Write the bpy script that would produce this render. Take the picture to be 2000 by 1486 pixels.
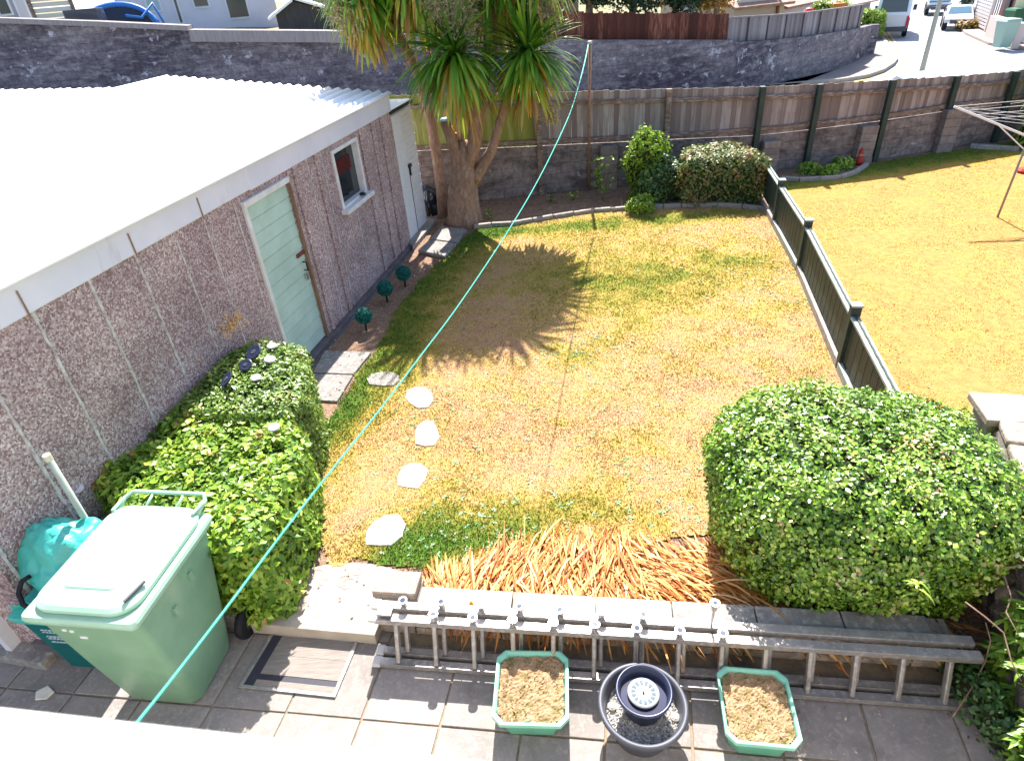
import bpy, bmesh, math, random
import numpy as np
from mathutils import Vector, Matrix
random.seed(7); rng = np.random.default_rng(7)
for o in list(bpy.data.objects): bpy.data.objects.remove(o, do_unlink=True)
sc = bpy.context.scene; C = sc.collection
R_ = math.radians
# ------------------------------------------------------------------ camera
FPX = 1230.0; HC = 4.48; VX, VY = 148.46, 1874.39
_d = Vector((VX, -VY, -FPX)).normalized(); _up = -_d
_y = Vector((0, 0, -1)); _y = (_y - _up * _y.dot(_up)).normalized(); _x = _y.cross(_up)
RW = Matrix((_x, _y, _up))                      # world <- camera rotation
cd = bpy.data.cameras.new('camera'); cam = bpy.data.objects.new('camera', cd); C.objects.link(cam)
cam.matrix_world = Matrix.Translation((0, 0, HC)) @ RW.to_4x4()
cd.sensor_width = 36; cd.lens = FPX / 2000 * 36; cd.clip_start = 0.02; cd.clip_end = 600
cd.dof.use_dof = True; cd.dof.focus_distance = 7.0; cd.dof.aperture_fstop = 3.2
sc.camera = cam
# ------------------------------------------------------------------ light
SUN_EL, SUN_AZ = 49.5, 6.0                       # azimuth clockwise from +Y
w = bpy.data.worlds.new('World'); sc.world = w; w.use_nodes = True
nt = w.node_tree; bgn = nt.nodes['Background']
sky = nt.nodes.new('ShaderNodeTexSky'); sky.sky_type = 'NISHITA'; sky.sun_disc = False
sky.sun_elevation = R_(SUN_EL); sky.sun_rotation = R_(SUN_AZ); sky.air_density = 1.0; sky.dust_density = 1.5
nt.links.new(sky.outputs[0], bgn.inputs[0]); bgn.inputs[1].default_value = 0.105
sl = bpy.data.lights.new('sun', 'SUN'); sl.energy = 4.8; sl.angle = R_(0.55); sl.color = (1.0, 0.95, 0.87)
sun = bpy.data.objects.new('sun', sl); C.objects.link(sun)
sd = Vector((math.sin(R_(SUN_AZ)) * math.cos(R_(SUN_EL)), math.cos(R_(SUN_AZ)) * math.cos(R_(SUN_EL)), math.sin(R_(SUN_EL))))
sun.rotation_euler = sd.to_track_quat('Z', 'Y').to_euler(); sun.location = (0, 10, 30)
sc.view_settings.view_transform = 'Standard'; sc.view_settings.look = 'None'
sc.view_settings.exposure = 1.66; sc.view_settings.gamma = 1.0
sc.render.engine = 'CYCLES'

# ------------------------------------------------------------------ survey helpers
def ray(px, py): return RW @ Vector((px - 1000, -(py - 743), -FPX))
def at(px, py, z=0.0):                            # a pixel of the photo taken to the horizontal plane z
    r = ray(px, py); t = (z - HC) / r.z; return Vector((r.x * t, r.y * t, z))
def atY(px, py, Y):
    r = ray(px, py); t = Y / r.y; return Vector((r.x * t, Y, HC + r.z * t))
def up_at(base, px, py):                          # height above a ground point at which a pixel's ray passes it
    r = ray(px, py); t = (base.x * r.x + base.y * r.y) / (r.x ** 2 + r.y ** 2); return HC + r.z * t
def atdist(px, py, d):
    r = ray(px, py); t = d / math.hypot(r.x, r.y); return Vector((r.x * t, r.y * t, HC + r.z * t))
A14 = R_(14.0); Dv = Vector((math.sin(A14), math.cos(A14), 0)); Nv = Vector((Dv.y, -Dv.x, 0))
AL = R_(99.4); Lv = Vector((math.sin(AL), math.cos(AL), 0)); ZV = Vector((0, 0, 1))
PZ = -0.12                                        # patio level

# ------------------------------------------------------------------ materials
MATS = {}
def mat(name, c1, c2=None, scale=8.0, rough=0.7, bump=0.0, bscale=None, detail=5.0, metal=0.0, spec=0.3,
        tint=0.0, stains=None, stretch=None, c3=None, s3=40.0, lo=0.35, hi=0.65, trans=0.0, tintramp=None, coat=0.0):
    if name in MATS: return MATS[name]
    m = bpy.data.materials.new(name); m.use_nodes = True; MATS[name] = m
    n = m.node_tree.nodes; l = m.node_tree.links; b = n['Principled BSDF']
    b.inputs['Roughness'].default_value = rough; b.inputs['Metallic'].default_value = metal
    b.inputs['Specular IOR Level'].default_value = spec
    if coat: b.inputs['Coat Weight'].default_value = coat
    tc = n.new('ShaderNodeTexCoord'); vec = tc.outputs['Object']
    if stretch:
        mp = n.new('ShaderNodeMapping'); mp.inputs['Scale'].default_value = stretch; l.new(vec, mp.inputs[0]); vec = mp.outputs[0]
    def noise(s, d=detail):
        t = n.new('ShaderNodeTexNoise'); t.inputs['Scale'].default_value = s; t.inputs['Detail'].default_value = d
        t.inputs['Roughness'].default_value = 0.6; l.new(vec, t.inputs['Vector']); return t.outputs[0]
    def ramp(fac, a, bb):
        r = n.new('ShaderNodeMapRange'); r.inputs[1].default_value = a; r.inputs[2].default_value = bb; l.new(fac, r.inputs[0]); return r.outputs[0]
    def mix(f, A, B, mode='MIX'):
        x = n.new('ShaderNodeMix'); x.data_type = 'RGBA'; x.blend_type = mode
        if isinstance(f, float): x.inputs[0].default_value = f
        else: l.new(f, x.inputs[0])
        for i, v in ((6, A), (7, B)):
            if isinstance(v, tuple): x.inputs[i].default_value = (*v, 1)
            else: l.new(v, x.inputs[i])
        return x.outputs[2]
    col = c1
    if tintramp:
        at_ = n.new('ShaderNodeAttribute'); at_.attribute_name = 'tint'
        cr = n.new('ShaderNodeValToRGB'); l.new(at_.outputs['Fac'], cr.inputs[0]); e = cr.color_ramp.elements
        e[0].position = tintramp[0][0]; e[0].color = (*tintramp[0][1], 1)
        e[1].position = tintramp[-1][0]; e[1].color = (*tintramp[-1][1], 1)
        for p, c in tintramp[1:-1]:
            q = e.new(p); q.color = (*c, 1)
        col = cr.outputs[0]
    if c2 is not None: col = mix(ramp(noise(scale), lo, hi), col, c2)
    if c3 is not None: col = mix(ramp(noise(s3, 2.0), 0.5, 0.68), col, c3)
    if tint:
        at_ = n.new('ShaderNodeAttribute'); at_.attribute_name = 'tint'
        r = n.new('ShaderNodeMapRange'); r.inputs[3].default_value = 1 - tint; r.inputs[4].default_value = 1 + tint
        l.new(at_.outputs['Fac'], r.inputs[0])
        g = n.new('ShaderNodeCombineColor'); [l.new(r.outputs[0], g.inputs[i]) for i in range(3)]
        col = mix(1.0, col, g.outputs[0], 'MULTIPLY')
    if stains:                                   # (colour, scale, low, high, stretch-vector)
        for sc_, ss, a, bb, st in stains:
            mp = n.new('ShaderNodeMapping'); mp.inputs['Scale'].default_value = st; mp.inputs['Location'].default_value = (ss, 3 * ss, 1)
            l.new(tc.outputs['Object'], mp.inputs[0])
            t = n.new('ShaderNodeTexNoise'); t.inputs['Scale'].default_value = ss; t.inputs['Detail'].default_value = 6; t.inputs['Roughness'].default_value = 0.65
            l.new(mp.outputs[0], t.inputs['Vector']); col = mix(ramp(t.outputs[0], a, bb), col, sc_)
    if isinstance(col, tuple): b.inputs['Base Color'].default_value = (*col, 1)
    else: l.new(col, b.inputs['Base Color'])
    if bump:
        bm_ = n.new('ShaderNodeBump'); bm_.inputs['Strength'].default_value = min(1, bump); bm_.inputs['Distance'].default_value = 0.01 * max(1, bump)
        l.new(noise(bscale or scale * 4, 4.0), bm_.inputs['Height']); l.new(bm_.outputs[0], b.inputs['Normal'])
    if trans:
        tr = n.new('ShaderNodeBsdfTranslucent'); ms = n.new('ShaderNodeMixShader'); ms.inputs[0].default_value = trans
        if isinstance(col, tuple): tr.inputs[0].default_value = (*col, 1)
        else: l.new(mix(1.0, col, (1.0, 1.0, 0.55), 'MULTIPLY'), tr.inputs[0])
        l.new(b.outputs[0], ms.inputs[1]); l.new(tr.outputs[0], ms.inputs[2])
        l.new(ms.outputs[0], n['Material Output'].inputs[0])
    return m

def pebble_mat():
    m = bpy.data.materials.new('pebbledash'); m.use_nodes = True
    n = m.node_tree.nodes; l = m.node_tree.links; b = n['Principled BSDF']; b.inputs['Roughness'].default_value = 0.75
    tc = n.new('ShaderNodeTexCoord')
    v = n.new('ShaderNodeTexVoronoi'); v.inputs['Scale'].default_value = 62; l.new(tc.outputs['Object'], v.inputs['Vector'])
    cr = n.new('ShaderNodeValToRGB'); e = cr.color_ramp.elements
    e[0].color = (.24, .14, .135, 1); e[1].color = (.74, .65, .64, 1)
    for p, c in ((.3, (.35, .235, .235)), (.55, (.46, .345, .34)), (.8, (.57, .46, .46))):
        q = e.new(p); q.color = (*c, 1)
    sp = n.new('ShaderNodeSeparateColor'); l.new(v.outputs['Color'], sp.inputs[0]); l.new(sp.outputs[0], cr.inputs[0])
    t = n.new('ShaderNodeTexNoise'); t.inputs['Scale'].default_value = 1.6; t.inputs['Detail'].default_value = 6; l.new(tc.outputs['Object'], t.inputs['Vector'])
    mr = n.new('ShaderNodeMapRange'); mr.inputs[1].default_value = .35; mr.inputs[2].default_value = .7; l.new(t.outputs[0], mr.inputs[0])
    mx = n.new('ShaderNodeMix'); mx.data_type = 'RGBA'; mx.blend_type = 'MULTIPLY'; mx.inputs[7].default_value = (.66, .63, .66, 1)
    l.new(mr.outputs[0], mx.inputs[0]); l.new(cr.outputs[0], mx.inputs[6]); l.new(mx.outputs[2], b.inputs['Base Color'])
    bp = n.new('ShaderNodeBump'); bp.inputs['Strength'].default_value = .8; bp.inputs['Distance'].default_value = .01; bp.invert = True
    l.new(v.outputs['Distance'], bp.inputs['Height']); l.new(bp.outputs[0], b.inputs['Normal'])
    MATS['pebbledash'] = m; return m

def block_mat(name, c1, c2, mortar, bw, bh, white=0.0, dark=None, grey=None, tall=False):
    m = bpy.data.materials.new(name); m.use_nodes = True
    n = m.node_tree.nodes; l = m.node_tree.links; b = n['Principled BSDF']; b.inputs['Roughness'].default_value = 0.9
    b.inputs['Specular IOR Level'].default_value = 0.15
    tc = n.new('ShaderNodeTexCoord'); uv = n.new('ShaderNodeUVMap'); uv.uv_map = 'UVMap'
    br = n.new('ShaderNodeTexBrick'); br.inputs['Scale'].default_value = 1; br.inputs['Brick Width'].default_value = bw; br.inputs['Row Height'].default_value = bh
    br.inputs['Mortar Size'].default_value = .008; br.inputs['Mortar Smooth'].default_value = .5; br.inputs['Color1'].default_value = (*c1, 1); br.inputs['Color2'].default_value = (*c2, 1); br.inputs['Mortar'].default_value = (*mortar, 1)
    l.new(uv.outputs[0], br.inputs['Vector'])
    def nz(s, st=(1, 1, 1), d=6):
        mp = n.new('ShaderNodeMapping'); mp.inputs['Scale'].default_value = st; l.new(tc.outputs['Object'], mp.inputs[0])
        t = n.new('ShaderNodeTexNoise'); t.inputs['Scale'].default_value = s; t.inputs['Detail'].default_value = d; t.inputs['Roughness'].default_value = .68
        l.new(mp.outputs[0], t.inputs['Vector']); return t.outputs[0]
    def rmp(f, a, c):
        r = n.new('ShaderNodeMapRange'); r.inputs[1].default_value = a; r.inputs[2].default_value = c; l.new(f, r.inputs[0]); return r.outputs[0]
    def mix(f, A, B):
        x = n.new('ShaderNodeMix'); x.data_type = 'RGBA'; l.new(f, x.inputs[0]); l.new(A, x.inputs[6])
        x.inputs[7].default_value = (*B, 1); return x.outputs[2]
    col = br.outputs[0]
    if dark: col = mix(rmp(nz(.35 if tall else 1.3, (1, 1, 2.2)), .42, .62), col, dark)
    if grey: col = mix(rmp(nz(2.2, (1, 1, 3)), .48, .72), col, grey)
    if white: col = mix(rmp(nz(2.6, (1, 1, 1.2)), 1 - white, 1 - white + .035), col, (.55, .54, .6))
    x = n.new('ShaderNodeMix'); x.data_type = 'RGBA'; x.blend_type = 'MULTIPLY'; x.inputs[0].default_value = .55
    g = n.new('ShaderNodeCombineColor'); nn = rmp(nz(9), .3, .7); [l.new(nn, g.inputs[i]) for i in range(3)]
    l.new(col, x.inputs[6]); l.new(g.outputs[0], x.inputs[7]); l.new(x.outputs[2], b.inputs['Base Color'])
    bp = n.new('ShaderNodeBump'); bp.inputs['Strength'].default_value = .6; bp.inputs['Distance'].default_value = .02
    l.new(br.outputs['Fac'], bp.inputs['Height']); bp.invert = True
    bp2 = n.new('ShaderNodeBump'); bp2.inputs['Strength'].default_value = .5; bp2.inputs['Distance'].default_value = .02
    l.new(nz(14), bp2.inputs['Height']); l.new(bp.outputs[0], bp2.inputs['Normal']); l.new(bp2.outputs[0], b.inputs['Normal'])
    MATS[name] = m; return m

# ------------------------------------------------------------------ mesh builder
ROOTLOC = {}
class MB:
    def __init__(s): s.v = []; s.f = []; s.t = []; s.uv = []
    def face(s, pts, t=.5, uv=None):
        i = len(s.v); s.v += [tuple(p) for p in pts]; s.f.append(tuple(range(i, i + len(pts)))); s.t.append(t); s.uv.append(uv)
    def mesh(s, V, F, t=.5):
        i = len(s.v); s.v += [tuple(p) for p in V]
        for q in F: s.f.append(tuple(i + k for k in q)); s.t.append(t); s.uv.append(None)
    def box(s, c, sz, ax=None, t=.5):
        c = Vector(c); X, Y, Z = ax if ax else (Vector((1, 0, 0)), Vector((0, 1, 0)), ZV)
        X = X * sz[0] / 2; Y = Y * sz[1] / 2; Z = Z * sz[2] / 2
        V = [c + X * a + Y * b + Z * d for d in (-1, 1) for b in (-1, 1) for a in (-1, 1)]
        s.mesh(V, [(0, 2, 3, 1), (4, 5, 7, 6), (0, 1, 5, 4), (2, 6, 7, 3), (0, 4, 6, 2), (1, 3, 7, 5)], t)
    def span(s, p0, p1, wd, ht, t=.5, side=None):           # a bar from p0 to p1, wd across, ht in the third direction
        p0 = Vector(p0); p1 = Vector(p1); d = p1 - p0; L = d.length; d.normalize()
        sd_ = side.normalized() if side else (d.cross(ZV).normalized() if abs(d.z) < .95 else Vector((1, 0, 0)))
        u = sd_.cross(d).normalized(); s.box((p0 + p1) / 2, (wd, L, ht), (sd_, d, u), t)
    def prism(s, poly, z0, z1, t=.5):
        n_ = len(poly); V = [(p[0], p[1], z0) for p in poly] + [(p[0], p[1], z1) for p in poly]
        a = sum(poly[i][0] * poly[(i + 1) % n_][1] - poly[(i + 1) % n_][0] * poly[i][1] for i in range(n_))
        idx = list(range(n_)); 
        if a < 0: idx.reverse()
        F = [tuple(reversed(idx)), tuple(i + n_ for i in idx)]
        for k in range(n_): i, j = idx[k], idx[(k + 1) % n_]; F.append((i, j, j + n_, i + n_))
        s.mesh(V, F, t)
    def tube(s, pts, r, seg=8, t=.5, cap=True):
        pts = [Vector(p) for p in pts]; n_ = len(pts); rs = r if isinstance(r, (list, tuple)) else [r] * n_
        V = []; ref = None
        for i, p in enumerate(pts):
            d = (pts[min(i + 1, n_ - 1)] - pts[max(i - 1, 0)]).normalized()
            if ref is None: ref = d.orthogonal().normalized()
            ref = (ref - d * ref.dot(d)).normalized(); q = d.cross(ref)
            for k in range(seg):
                a = 2 * math.pi * k / seg; V.append(p + (ref * math.cos(a) + q * math.sin(a)) * rs[i])
        F = [(i * seg + k, i * seg + (k + 1) % seg, (i + 1) * seg + (k + 1) % seg, (i + 1) * seg + k) for i in range(n_ - 1) for k in range(seg)]
        if cap: F += [tuple(reversed(range(seg))), tuple((n_ - 1) * seg + k for k in range(seg))]
        s.mesh(V, F, t)
    def lathe(s, prof, c, seg=32, t=.5, ax=None):
        c = Vector(c); X, Y, Z = ax if ax else (Vector((1, 0, 0)), Vector((0, 1, 0)), ZV); V = []
        for r, z in prof:
            for k in range(seg):
                a = 2 * math.pi * k / seg; V.append(c + X * r * math.cos(a) + Y * r * math.sin(a) + Z * z)
        F = [(i * seg + k, i * seg + (k + 1) % seg, (i + 1) * seg + (k + 1) % seg, (i + 1) * seg + k) for i in range(len(prof) - 1) for k in range(seg)]
        s.mesh(V, F, t)
    def disc(s, c, r, seg=24, t=.5, ax=None):
        c = Vector(c); X, Y = (ax[0], ax[1]) if ax else (Vector((1, 0, 0)), Vector((0, 1, 0)))
        s.face([c + X * r * math.cos(2 * math.pi * k / seg) + Y * r * math.sin(2 * math.pi * k / seg) for k in range(seg)], t)
    def build(s, name, m, parent=None, bevel=0.0, smooth=False, label=None, kind=None, seg=2):
        return link_mesh(name, np.array(s.v, dtype=np.float32), s.f, m, parent, np.array(s.t, dtype=np.float32), s.uv, bevel, smooth, label, kind, seg)

def link_mesh(name, V, F, m, parent=None, T=None, UV=None, bevel=0.0, smooth=False, label=None, kind=None, seg=2):
    off = Vector((0, 0, 0)); q = parent
    while q is not None:
        if q.name in ROOTLOC: off = ROOTLOC[q.name]
        q = q.parent
    me = bpy.data.meshes.new(name); V = V - np.array(off, dtype=np.float32)
    if isinstance(F, np.ndarray):
        k = F.shape[1]; me.vertices.add(len(V)); me.vertices.foreach_set('co', V.astype(np.float32).ravel())
        me.loops.add(F.size); me.loops.foreach_set('vertex_index', F.astype(np.int32).ravel())
        me.polygons.add(len(F)); me.polygons.foreach_set('loop_start', np.arange(0, F.size, k, dtype=np.int32))
        me.update(calc_edges=True)
    else:
        me.from_pydata([tuple(p) for p in V.tolist()], [], F)
    if T is not None:
        a = me.attributes.new('tint', 'FLOAT', 'FACE'); a.data.foreach_set('value', np.asarray(T, dtype=np.float32))
    if UV and any(u for u in UV):
        ul = me.uv_layers.new(name='UVMap'); k = 0
        for fi, fc in enumerate(F):
            u = UV[fi]
            for j in range(len(fc)):
                if u: ul.data[k].uv = u[j]
                k += 1
    if smooth: me.polygons.foreach_set('use_smooth', [True] * len(me.polygons))
    me.materials.append(m); me.update()
    o = bpy.data.objects.new(name, me); C.objects.link(o)
    if parent is not None: o.parent = parent
    if bevel:
        b = o.modifiers.new('bevel', 'BEVEL'); b.width = bevel; b.segments = seg; b.limit_method = 'ANGLE'; b.angle_limit = R_(40)
    if label: o['label'] = label
    if kind: o['kind'] = kind
    return o

def tag(o, label, cat, group=None, kind=None):
    o['label'] = label; o['category'] = cat
    if group: o['group'] = group
    if kind: o['kind'] = kind
    return o
def thing(name, label, cat, loc=(0, 0, 0), group=None):
    o = bpy.data.objects.new(name, None); C.objects.link(o); o.location = loc; o.empty_display_size = .1
    ROOTLOC[o.name] = Vector(loc); return tag(o, label, cat, group)
def copy_tree(o, parent=None):
    c = o.copy(); C.objects.link(c)
    if parent is not None: c.parent = parent
    for ch in list(o.children): copy_tree(ch, c)
    return c
def struct(o): o['kind'] = 'structure'; return o
def wallquad(mb, p, q, z0p, z0q, z1p, z1q, u0=0.0):   # vertical quad with uv in metres
    L = math.hypot(q[0] - p[0], q[1] - p[1])
    mb.face([(p[0], p[1], z0p), (q[0], q[1], z0q), (q[0], q[1], z1q), (p[0], p[1], z1p)], uv=[(u0, z0p), (u0 + L, z0q), (u0 + L, z1q), (u0, z1p)])
    return u0 + L

# value noise in plain python / numpy
_perm = rng.random((64, 64))
def vnoise(x, y):
    x = np.asarray(x, float); y = np.asarray(y, float); xi = np.floor(x).astype(int); yi = np.floor(y).astype(int); fx = x - xi; fy = y - yi
    fx = fx * fx * (3 - 2 * fx); fy = fy * fy * (3 - 2 * fy); g = lambda a, b: _perm[a % 64, b % 64]
    return (g(xi, yi) * (1 - fx) + g(xi + 1, yi) * fx) * (1 - fy) + (g(xi, yi + 1) * (1 - fx) + g(xi + 1, yi + 1) * fx) * fy
def fbm(x, y): return .5 * vnoise(x, y) + .3 * vnoise(2.1 * x + 7, 2.1 * y + 3) + .2 * vnoise(4.3 * x + 1, 4.3 * y + 9)
def in_poly(x, y, poly):
    x = np.asarray(x); y = np.asarray(y); r = np.zeros(x.shape, bool); n_ = len(poly)
    for i in range(n_):
        x0, y0 = poly[i][:2]; x1, y1 = poly[(i + 1) % n_][:2]
        if y0 == y1: continue
        c = ((y0 > y) != (y1 > y)) & (x < (x1 - x0) * (y - y0) / (y1 - y0) + x0); r ^= c
    return r

# leaves: one diamond, folded along the midrib, per point
def leaf_arrays(P, Nn, size, spread=.9, aspect=.55, droop=0.0, fold=.25):
    n_ = len(P); size = np.broadcast_to(size, (n_,))
    Nn = Nn + rng.normal(0, spread * .5, (n_, 3)); Nn /= np.linalg.norm(Nn, axis=1)[:, None]
    d = rng.normal(0, 1, (n_, 3)); d[:, 2] -= droop; d -= Nn * (d * Nn).sum(1)[:, None]; d /= np.linalg.norm(d, axis=1)[:, None] + 1e-9
    s_ = np.cross(Nn, d); h = size[:, None]
    a = P; b = P + d * h * .5 + s_ * h * aspect * .5 + Nn * h * fold * .3; c = P + d * h; e = P + d * h * .5 - s_ * h * aspect * .5 + Nn * h * fold * .3
    V = np.stack([a, b, c, e], 1).reshape(-1, 3)
    i = np.arange(n_) * 4
    F = np.concatenate([np.stack([i, i + 1, i + 2], 1), np.stack([i, i + 2, i + 3], 1)])
    return V, F
def leaves(name, P, Nn, size, m, parent, T, **k):
    V, F = leaf_arrays(P, Nn, size, **k)
    return link_mesh(name, V, F, m, parent, np.concatenate([T, T]))

def strap(P0, dirs, L, wd, droop, segs=5, jit=0.0):        # strap leaves: arrays n x ...
    n_ = len(P0); L = np.broadcast_to(L, (n_,)); wd = np.broadcast_to(wd, (n_,)); droop = np.broadcast_to(droop, (n_,))
    dirs = dirs / np.linalg.norm(dirs, axis=1)[:, None]
    side = np.cross(dirs, np.array([0, 0, 1.])) ; side += rng.normal(0, .12, side.shape); side /= np.linalg.norm(side, axis=1)[:, None] + 1e-9
    pts = []; cur = P0.copy(); d = dirs.copy(); st = (L / segs)[:, None]
    for k in range(segs + 1):
        tt = k / segs; wk = wd * (0.75 + .5 * min(tt * 3, 1) - 1.2 * max(0, tt - .45)) * (1 if k < segs else .08)
        pts.append((cur - side * wk[:, None] / 2, cur + side * wk[:, None] / 2))
        d = d + np.array([0, 0, -1.]) * (droop[:, None] / segs); d /= np.linalg.norm(d, axis=1)[:, None]; cur = cur + d * st
    V = np.stack([q for ab in pts for q in ab], 1)           # n, 2(segs+1), 3
    m_ = 2 * (segs + 1); base = np.arange(n_)[:, None] * m_
    F = np.concatenate([base + np.array([[2 * k, 2 * k + 1, 2 * k + 3, 2 * k + 2]]) for k in range(segs)])
    return V.reshape(-1, 3), F

# a rounded, noisy body over a footprint (hedges)
def body(poly, z0, h, r, n_=72, noise=.05, seed=0, top=None, under=0.0):
    P = []; m_ = len(poly); L = [0]
    for i in range(m_): L.append(L[-1] + math.dist(poly[i][:2], poly[(i + 1) % m_][:2]))
    for k in range(n_):
        s_ = L[-1] * k / n_; i = max(j for j in range(m_) if L[j] <= s_ + 1e-9); u = (s_ - L[i]) / (L[i + 1] - L[i]); a = poly[i]; b = poly[(i + 1) % m_]
        P.append((a[0] + (b[0] - a[0]) * u, a[1] + (b[1] - a[1]) * u))
    P = np.array(P)
    for _ in range(3): P = (np.roll(P, 1, 0) + 2 * P + np.roll(P, -1, 0)) / 4
    c = P.mean(0); rad = np.linalg.norm(P - c, axis=1)
    rings = [(under, 0), (under * .62, .3 * (h - r)), (under * .18, .65 * (h - r)), (0, h - r)] + [(r * (1 - math.cos(a)), h - r + r * math.sin(a)) for a in (.4, .8, 1.2, 1.57)]
    V = []
    for d_, z in rings:
        V.append(np.column_stack([c + (P - c) * (1 - d_ / rad)[:, None], np.full(n_, z0 + z)]))
    last = V[-1][:, :2]
    for u in (.8, .6, .4, .2, .04): V.append(np.column_stack([c + (last - c) * u, np.full(n_, z0 + h + .02 * (1 - u))]))
    V = np.array(V); k_ = V.shape[0]; Vf = V.reshape(-1, 3)
    nn = fbm(Vf[:, 0] * 3 + seed + Vf[:, 2], Vf[:, 1] * 3 + Vf[:, 2] * 2.3) - .5
    cc = np.array([c[0], c[1], z0 + h * .3]); dd = Vf - cc; dd /= np.linalg.norm(dd, axis=1)[:, None]; Vf = Vf + dd * (nn * 2 * noise)[:, None]
    if top is not None: Vf[:, 2] = z0 + (Vf[:, 2] - z0) * top(Vf[:, 0], Vf[:, 1])
    F = [(i * n_ + j, i * n_ + (j + 1) % n_, (i + 1) * n_ + (j + 1) % n_, (i + 1) * n_ + j) for i in range(k_ - 1) for j in range(n_)]
    F.append(tuple((k_ - 1) * n_ + j for j in range(n_)))
    area = 0
    if area == 0:
        x, y = P[:, 0], P[:, 1]; area = np.sum(x * np.roll(y, -1) - np.roll(x, -1) * y)
    if area < 0: F = [tuple(reversed(q)) for q in F]
    return Vf, F, (c, z0, h)
def sample(V, F, n_):
    Q = np.array([q for q in F if len(q) == 4]); a, b, c, d = (V[Q[:, i]] for i in range(4))
    nr = np.cross(c - a, d - b); A = np.linalg.norm(nr, axis=1); nr = nr / (A[:, None] + 1e-9)
    i = rng.choice(len(Q), n_, p=A / A.sum()); u = rng.random((n_, 1)); v = rng.random((n_, 1))
    P = (a[i] * (1 - u) + b[i] * u) * (1 - v) + (d[i] * (1 - u) + c[i] * u) * v
    return P, nr[i]
def shrink(V, c, z0, h, amt):
    W = V.copy(); cc = np.array([c[0], c[1]]); d = W[:, :2] - cc; r = np.linalg.norm(d, axis=1); W[:, :2] = cc + d * np.clip(1 - amt / (r + 1e-6), 0, 1)[:, None]
    W[:, 2] = z0 + (W[:, 2] - z0) * (1 - amt / h); return W
def hedge(name, label, cat, poly, z0, h, r, n_leaf, size, m, seed=0, noise=.05, depth=.07, trange=(0, 1), top=None, group=None, aspect=.55, spread=.9, coremat=None, tips=0, under=0.0):
    V, F, (c, z0_, h_) = body(poly, z0, h, r, noise=noise, seed=seed, top=top, under=under)
    t = thing(name, label, cat, (c[0], c[1], z0), group)
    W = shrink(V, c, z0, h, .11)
    link_mesh('dark_core', W.astype(np.float32), F, coremat or MATS['core_dark'], t, np.full(len(F), .5), smooth=True)  # added solid core, blocks see-through; the shaded inside is its dark colour
    P, Nn = sample(V, F, n_leaf)
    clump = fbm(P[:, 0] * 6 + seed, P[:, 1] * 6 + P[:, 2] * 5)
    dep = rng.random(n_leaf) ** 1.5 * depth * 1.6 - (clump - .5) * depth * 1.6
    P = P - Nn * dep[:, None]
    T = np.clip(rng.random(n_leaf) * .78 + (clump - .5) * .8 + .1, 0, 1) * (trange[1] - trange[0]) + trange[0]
    Nb = Nn.copy(); Nb[:, 2] += .35
    leaves('foliage', P, Nb, size * rng.uniform(.5, 1.35, n_leaf), m, t, T, spread=spread, aspect=aspect)
    if tips:
        P, Nn = sample(V, F, tips); k_ = 7
        Pt = np.repeat(P, k_, 0); off = np.tile(np.linspace(0, .07, k_), tips)[:, None]; Nt = np.repeat(Nn + rng.normal(0, .35, Nn.shape) + [0, 0, .5], k_, 0)
        Nt /= np.linalg.norm(Nt, axis=1)[:, None]
        pass
    return t

# ------------------------------------------------------------------ material library
G_ = (.06, .13, .02)
mat('core_dark', (.02, .018, .01), (.035, .045, .015), scale=20, rough=.95)  # near-black fill for the hedge cores, inner shade as colour
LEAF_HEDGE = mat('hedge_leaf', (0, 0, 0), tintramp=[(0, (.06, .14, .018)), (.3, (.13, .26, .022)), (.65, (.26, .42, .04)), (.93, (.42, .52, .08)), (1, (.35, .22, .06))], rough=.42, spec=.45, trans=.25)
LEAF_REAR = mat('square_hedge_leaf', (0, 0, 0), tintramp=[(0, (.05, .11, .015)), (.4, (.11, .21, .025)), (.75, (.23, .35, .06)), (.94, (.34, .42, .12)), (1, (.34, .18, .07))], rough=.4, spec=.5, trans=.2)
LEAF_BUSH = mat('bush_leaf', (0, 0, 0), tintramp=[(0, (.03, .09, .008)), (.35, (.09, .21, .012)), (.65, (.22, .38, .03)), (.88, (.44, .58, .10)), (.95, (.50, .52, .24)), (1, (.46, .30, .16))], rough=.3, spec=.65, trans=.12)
LEAF_DARK = mat('dark_leaf', (0, 0, 0), tintramp=[(0, (.02, .06, .015)), (.5, (.05, .13, .03)), (.9, (.11, .22, .05)), (1, (.22, .30, .09))], rough=.4, spec=.5, trans=.2)
LEAF_LIME = mat('lime_leaf', (0, 0, 0), tintramp=[(0, (.07, .16, .02)), (.5, (.2, .34, .03)), (1, (.36, .46, .06))], rough=.45, trans=.3)
LEAF_BRONZE = mat('bronze_leaf', (0, 0, 0), tintramp=[(0, (.04, .10, .02)), (.5, (.12, .17, .04)), (.8, (.30, .26, .09)), (1, (.30, .11, .06))], rough=.45, trans=.25)
LEAF_STRAP = mat('strap_leaf', (0, 0, 0), tintramp=[(0, (.045, .14, .015)), (.35, (.11, .27, .02)), (.64, (.28, .46, .05)), (.78, (.50, .44, .05)), (.9, (.50, .26, .04)), (1, (.26, .13, .06))], rough=.35, spec=.55, trans=.3)
DEADLEAF = mat('dead_leaf', (0, 0, 0), tintramp=[(0, (.36, .09, .02)), (.4, (.56, .22, .05)), (.75, (.66, .36, .12)), (1, (.76, .56, .29))], rough=.6, trans=.2)
PEBBLE = pebble_mat()
SEAM = mat('mortar_seam', (.30, .26, .25), (.62, .6, .6), scale=14, rough=.9, bump=.6, bscale=60, lo=.3, hi=.6)
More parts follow.
